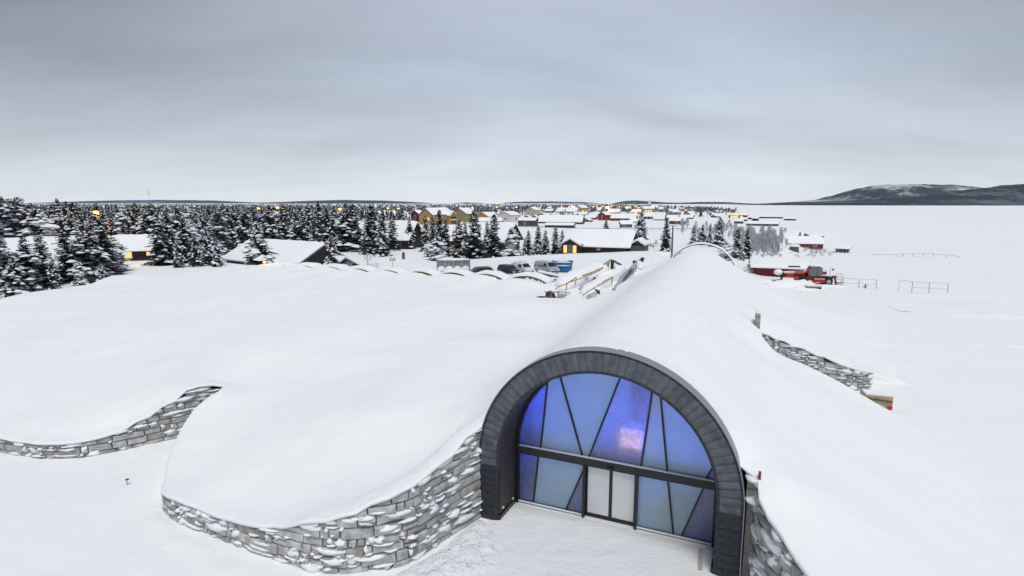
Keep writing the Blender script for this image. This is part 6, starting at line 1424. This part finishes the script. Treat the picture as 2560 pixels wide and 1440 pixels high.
for px_, tp_, ba_, tm_, lb_, ws_, Y_ in T: tree_px(px_, tp_, ba_, tm_, lb_, ws_, None, Y_)
# the forest left of the village
FG = 'spruces of the forest left of the village'
occ = []
def clear_spot(p, r_=2.2):
    for q in occ:
        if (q - p).length < r_: return False
    occ.append(p.copy()); return True
rf = random.Random(77); cnt = 0; tries = 0
avoid = [(60, 185, 70, 118), (270, 405, 90, 133), (556, 900, 80, 138), (880, 1060, 128, 172)]
def zone(px, Y):
    d_ = 'near edge' if Y < 165 else ('middle' if Y < 215 else 'back')
    w_ = 'behind the far-left cabin' if px < 250 else ('behind the lit cabin' if px < 420 else ('left of the long cabin' if px < 575 else ('behind the long cabin ridge' if px < 690 else ('behind the long cabin gable' if px < 800 else 'behind the tallest spruce pair'))))
    return 'snowy spruce at the %s of the forest %s' % (d_, w_)
while cnt < 178 and tries < 9000:
    tries += 1
    Y = 126 + (rf.random() ** 1.2) * 112; px = rf.uniform(60, 890)
    if any(a < px < b_ and c < Y < d_ for a, b_, c, d_ in avoid): continue
    p = on_ground(px, Y)
    if not clear_spot(p, 3.4): continue
    h = rf.uniform(7.5, 11.2) * (1.08 if rf.random() < .2 else 1)
    put_tree(p, h, rf.choice(slim[:3] + wide + wide + lumpy[:1] + fros), zone(px, Y), FG, wsc=rf.uniform(1.3, 1.8)); cnt += 1
# beyond them the trunks run together: one wood
b = MB(); bs = MB()
def rough_spruce(b, bs, X, Y, z, h, r_, rw):
    a0 = rw.uniform(0, 6); lv = 6
    for q in range(lv):
        z0 = z + h * (.06 + .9 * q / lv); rr_ = r_ * (1 - q / lv) ** .8 * rw.uniform(.85, 1.15); base = len(b.v); m_ = 7
        for k in range(m_): t_ = a0 + q + k * 6.283 / m_; w_ = rr_ * rw.uniform(.65, 1.25); b.v.append((X + w_ * math.cos(t_), Y + w_ * math.sin(t_), z0 - h * .03 * rw.uniform(0, 2)))
        b.v.append((X, Y, z0 + h * .26)); 
        for k in range(m_):
            b.f.append((base + k, base + (k + 1) % m_, base + m_)); b.m.append(0)
            if rw.random() < .3:
                t_ = a0 + q + (k + .3) * 6.283 / m_; w_ = rr_ * rw.uniform(.5, 1.0); s_ = .28 + rr_ * .22; bb = len(bs.v); zz = z0 + h * .02 + (1 - w_ / max(rr_, .1)) * h * .15
                bs.v += [(X + w_ * math.cos(t_) - s_, Y + w_ * math.sin(t_), zz), (X + w_ * math.cos(t_), Y + w_ * math.sin(t_) - s_, zz - .1), (X + w_ * math.cos(t_) + s_, Y + w_ * math.sin(t_), zz), (X + w_ * math.cos(t_), Y + w_ * math.sin(t_) + s_, zz), (X + w_ * math.cos(t_), Y + w_ * math.sin(t_), zz + s_ * .6)]
                bs.f += [(bb, bb + 1, bb + 4), (bb + 1, bb + 2, bb + 4), (bb + 2, bb + 3, bb + 4), (bb + 3, bb, bb + 4)]; bs.m += [1] * 4
rw = random.Random(9)
for i_ in range(2300):
    Y = 262 * math.exp(rw.random() * .95); px = rw.uniform(-120, 1010 if Y > 330 else 930)
    p = on_ground(px, Y); rough_spruce(b, bs, p.x, p.y, p.z, rw.uniform(4.0, 8.8) * (1.12 if Y < 330 else .95), rw.uniform(1.4, 2.3), rw)
o_ = len(b.v); b.v += bs.v; b.f += [tuple(o_ + q for q in f) for f in bs.f]; b.m += bs.m
b.build('snowy_wood', [M['needles'], M['tree_snow']], kind='stuff', label='dense snowy spruce wood filling the plain left of the village')
# dark conifer row behind the mustard house
for i_ in range(12):
    p = ground_px(1180 + i_ * 4.2, 546); put_tree(p, (546 - (517 + rf.uniform(-1, 4))) / F_PX * p.y, rf.choice([slim[0], slim[3]]), 'dark narrow conifer of the planted row behind the mustard house', 'row of dark conifers behind the mustard house', wsc=1.0)

# bare frosted birches and shrubs
def bare_mesh(seed, Hh=6.0, spread=.5, stems=1, dens=5):
    rnd = random.Random(seed); b = MB()
    def grow(p, d, L, r_, dep):
        q = p + d * L; b.tube([p, p.lerp(q, .5) + Vector((rnd.uniform(-1, 1), rnd.uniform(-1, 1), 0)) * L * .05, q], [r_, r_ * .8, r_ * .55], 3, cap=False)
        if dep == 0: return
        for k in range(dens if dep > 1 else dens - 1):
            a = rnd.uniform(0, 6.28); u_ = rnd.uniform(.35, 1.0); nd = (d + Vector((math.cos(a), math.sin(a), rnd.uniform(.0, .5))) * rnd.uniform(.45, .95) * (spread + .35)).normalized()
            grow(p.lerp(q, u_), nd, L * rnd.uniform(.42, .68), max(.012, r_ * .5), dep - 1)
    for s_ in range(stems):
        a = rnd.uniform(0, 6.28); grow(Vector((math.cos(a) * .15 * (stems > 1), math.sin(a) * .15 * (stems > 1), -.2)), Vector((math.cos(a) * spread * .6 * (stems > 1), math.sin(a) * spread * .6 * (stems > 1), 1)).normalized(), Hh * .5, .05 if stems > 1 else .075, 3 if stems == 1 else 2)
    return b
BT = [(bare_mesh(i, 6.0, .5, 1, 5), 6.0) for i in (1, 2, 3)]; BS = [(bare_mesh(i, 3.0, .8, 7, 5), 3.0) for i in (11, 12)]
BTm = [b.mesh('branches', M['frost_twig']) for b, h in BT]; BSm = [b.mesh('branches', M['frost_twig']) for b, h in BS]; BTd = [b.mesh('branches', M['dark_twig']) for b, h in BT]
def thick(b, f_):
    return b

def bare_far(seed):  # sturdier twigs for trees seen from far off
    rnd = random.Random(seed); b = MB(); b.tube([(0, 0, -.3), (0, 0, 5.2)], [.22, .06], 4)
    for i in range(46):
        z = rnd.uniform(1.0, 5.0); a = rnd.uniform(0, 6.28); L = rnd.uniform(.8, 2.1) * (1 - (z / 7)); q = Vector((math.cos(a) * L, math.sin(a) * L, z + L * rnd.uniform(.4, 1.1)))
        b.tube([(0, 0, z), q], [.09, .05], 3, cap=False)
        for k in range(3): b.tube([q, q + Vector((rnd.uniform(-.6, .6), rnd.uniform(-.6, .6), rnd.uniform(.2, .9)))], [.06, .03], 3, cap=False)
    return b
BTfar = [bare_far(i) for i in (31, 32, 33)]; BFl = [b.mesh('branches', M['frost_twig']) for b in BTfar]; BFd = [b.mesh('branches', M['dark_twig']) for b in BTfar]
def bare(px, top, base, label, group=None, kind='t', dark=False, ws=1.0, name=None):
    p = ground_px(px, base); h = max(1.0, (base - top) / F_PX * p.y); me = random.choice((BFd if dark else BFl) if (kind == 't' and p.y > 125) else (BTd if dark else (BTm if kind == 't' else BSm))); k = h / (6.0 if kind == 't' else 3.0) * .85
    r_ = empty(name or ('bare_tree' if kind == 't' else 'bare_shrub'), p, random.uniform(0, 6.28), label, 'tree' if kind == 't' else 'shrub', group); r_.scale = (k * ws, k * ws, k)
    o = bpy.data.objects.new('branches', me); COL.objects.link(o); o.parent = r_
gB = 'bare frosted birches of the thicket by the lake'
for i_ in range(84):
    px = rf.uniform(1852, 1962); ba = rf.uniform(592, 640); bare(px, ba - rf.uniform(26, 46), ba, 'leafless frosted birch in the pale thicket between the mound and the lake', gB, ws=1.0)
for i_ in range(40):
    px = rf.uniform(1700, 1862); ba = rf.uniform(572, 612); bare(px, ba - rf.uniform(20, 38), ba, 'leafless grey birch among the spruces behind the hall arch', 'grey birches behind the hall arch')
for i_ in range(48):
    px = rf.uniform(1640, 1860); ba = rf.uniform(527, 545); bare(px, ba - rf.uniform(9, 15), ba, 'small bare tree among the shore houses right of the village', 'bare trees among the shore houses', dark=i_ % 3 == 0, ws=1.3)
for i_ in range(130):
    px = rf.uniform(1230, 1670); ba = rf.uniform(526, 548) if i_ % 3 else rf.uniform(524, 531); bare(px, ba - rf.uniform(8, 16), ba, 'small bare garden tree between the village houses', 'bare garden trees in the village', dark=i_ % 2 == 0, ws=1.35)
for px_, tp_, ba_, k_, lb_, dk_ in [(1257, 548, 573, 't', 'wide leafless bush in front of the white house', True), (1238, 550, 575, 't', 'leafless bush beside the mustard garage', True), (1262, 562, 578, 's', 'low leafless bush under the white house', False), (920, 632, 676, 's', 'tall bare thin-stemmed bush right of the cabin porch', True), (937, 640, 678, 's', 'second bare bush right of the cabin porch', False), (872, 640, 672, 's', 'bare bush in front of the cabin porch', False),
                          (1296, 508, 540, 't', 'big bare dark tree on the skyline above the white house', True), (1276, 510, 543, 't', 'bare tree on the skyline left of the white house', True), (1146, 512, 545, 't', 'bare tree between the two yellow houses', True), (1025, 514, 545, 't', 'bare tree behind the maroon house', True), (1698, 610, 650, 's', 'frosted bush at the left foot of the hall arch', False), (1680, 618, 648, 's', 'small frosted bush beside the utility pole', False), (1640, 596, 616, 't', 'thin birch behind the rail fence', False),
                          (60, 560, 640, 't', 'bare reddish tree at the far left behind the cabin', True), (137, 566, 600, 's', 'reddish bare hedge in front of the snowy house roof at left', True), (1880, 640, 676, 's', 'frosted bush left of the red shed', False), (1895, 646, 684, 's', 'frosted bush hugging the red shed wall', False), (1868, 650, 690, 's', 'frosted bush between the hall arch and red shed', False), (2035, 606, 640, 's', 'frosted bush right of the lakeside barn', False), (2055, 612, 640, 's', 'second frosted bush right of the lakeside barn', False), (2015, 606, 628, 's', 'frosted bush hiding the lakeside barn wall', False), (2075, 620, 640, 's', 'frosted bush left of the grey metal hut', False), (2042, 655, 690, 's', 'faint frosted bush behind the telehandler cab', False), (1612, 660, 674, 's', 'tiny twig bush right of the collapsed corridor', False), (1636, 655, 672, 's', 'little bare twig bush left of the hall arch', False), (1965, 590, 618, 't', 'frosted birch at the left end of the lakeside barn', False), (1975, 512, 534, 't', 'x', False)][:-1]:
    bare(px_, tp_, ba_, lb_, None, k_, dk_, 1.0 if k_ == 't' else .9)
gS = 'frosted scrub along the lake shore'
for i_ in range(26):
    px = rf.uniform(1872, 2085); ba = rf.uniform(628, 646); bare(px, ba - rf.uniform(6, 14), ba, 'low snow-crusted scrub bush on the bank below the round hut', gS, 's', False, 1.3)

# distant woods: a dark ragged band on the plain behind the village
b = MB(); rw = random.Random(5)
for i_ in range(5200):
    Y = 700 * math.exp(rw.random() * 1.7); px = rw.uniform(-200, 1860)
    X = (px - 1280) / F_PX * Y * _c
    if X > interp(Y, XS_Y, XS_X) - 20: continue
    h = rw.uniform(3.0, 6.5); r_ = rw.uniform(2.2, 4.5); z = 1.2; n5 = 5; base = len(b.v); a0 = rw.uniform(0, 6)
    for k in range(n5): b.v.append((X + r_ * math.cos(a0 + k * 1.2566), Y + r_ * math.sin(a0 + k * 1.2566), z + rw.uniform(-.5, 1)))
    for k in range(n5): b.v.append((X + r_ * .55 * math.cos(a0 + .6 + k * 1.2566), Y + r_ * .55 * math.sin(a0 + .6 + k * 1.2566), z + h * .55))
    b.v.append((X, Y, z + h))
    for k in range(n5):
        b.f += [(base + k, base + (k + 1) % n5, base + n5 + k), (base + n5 + k, base + (k + 1) % n5, base + n5 + (k + 1) % n5), (base + n5 + k, base + n5 + (k + 1) % n5, base + 2 * n5)]; mi = 1 if rw.random() < .25 else 0; b.m += [mi, 0, mi]
b.build('distant_forest', [mat('distant_trees', (.045, .052, .058), .9), mat('distant_trees_frosted', (.30, .31, .34), .9)], kind='stuff', label='dark ragged band of far woods along the horizon behind the village')

# ============================================================ winter air
hm = bpy.data.materials.new('haze'); hm.use_nodes = True; ht = hm.node_tree; ht.nodes.clear()
ho = ht.nodes.new('ShaderNodeOutputMaterial'); hv = ht.nodes.new('ShaderNodeVolumePrincipled')
hv.inputs['Color'].default_value = (.66, .80, 1.0, 1); hv.inputs['Density'].default_value = 1.8e-5; hv.inputs['Anisotropy'].default_value = 0.0
ht.links.new(hv.outputs[0], ho.inputs['Volume'])
MB().box((0, 4650, 150), (18600, 9900, 312)).build('haze', hm, kind='stuff', label='thin blue winter air')
scn.cycles.volume_bounces = 1
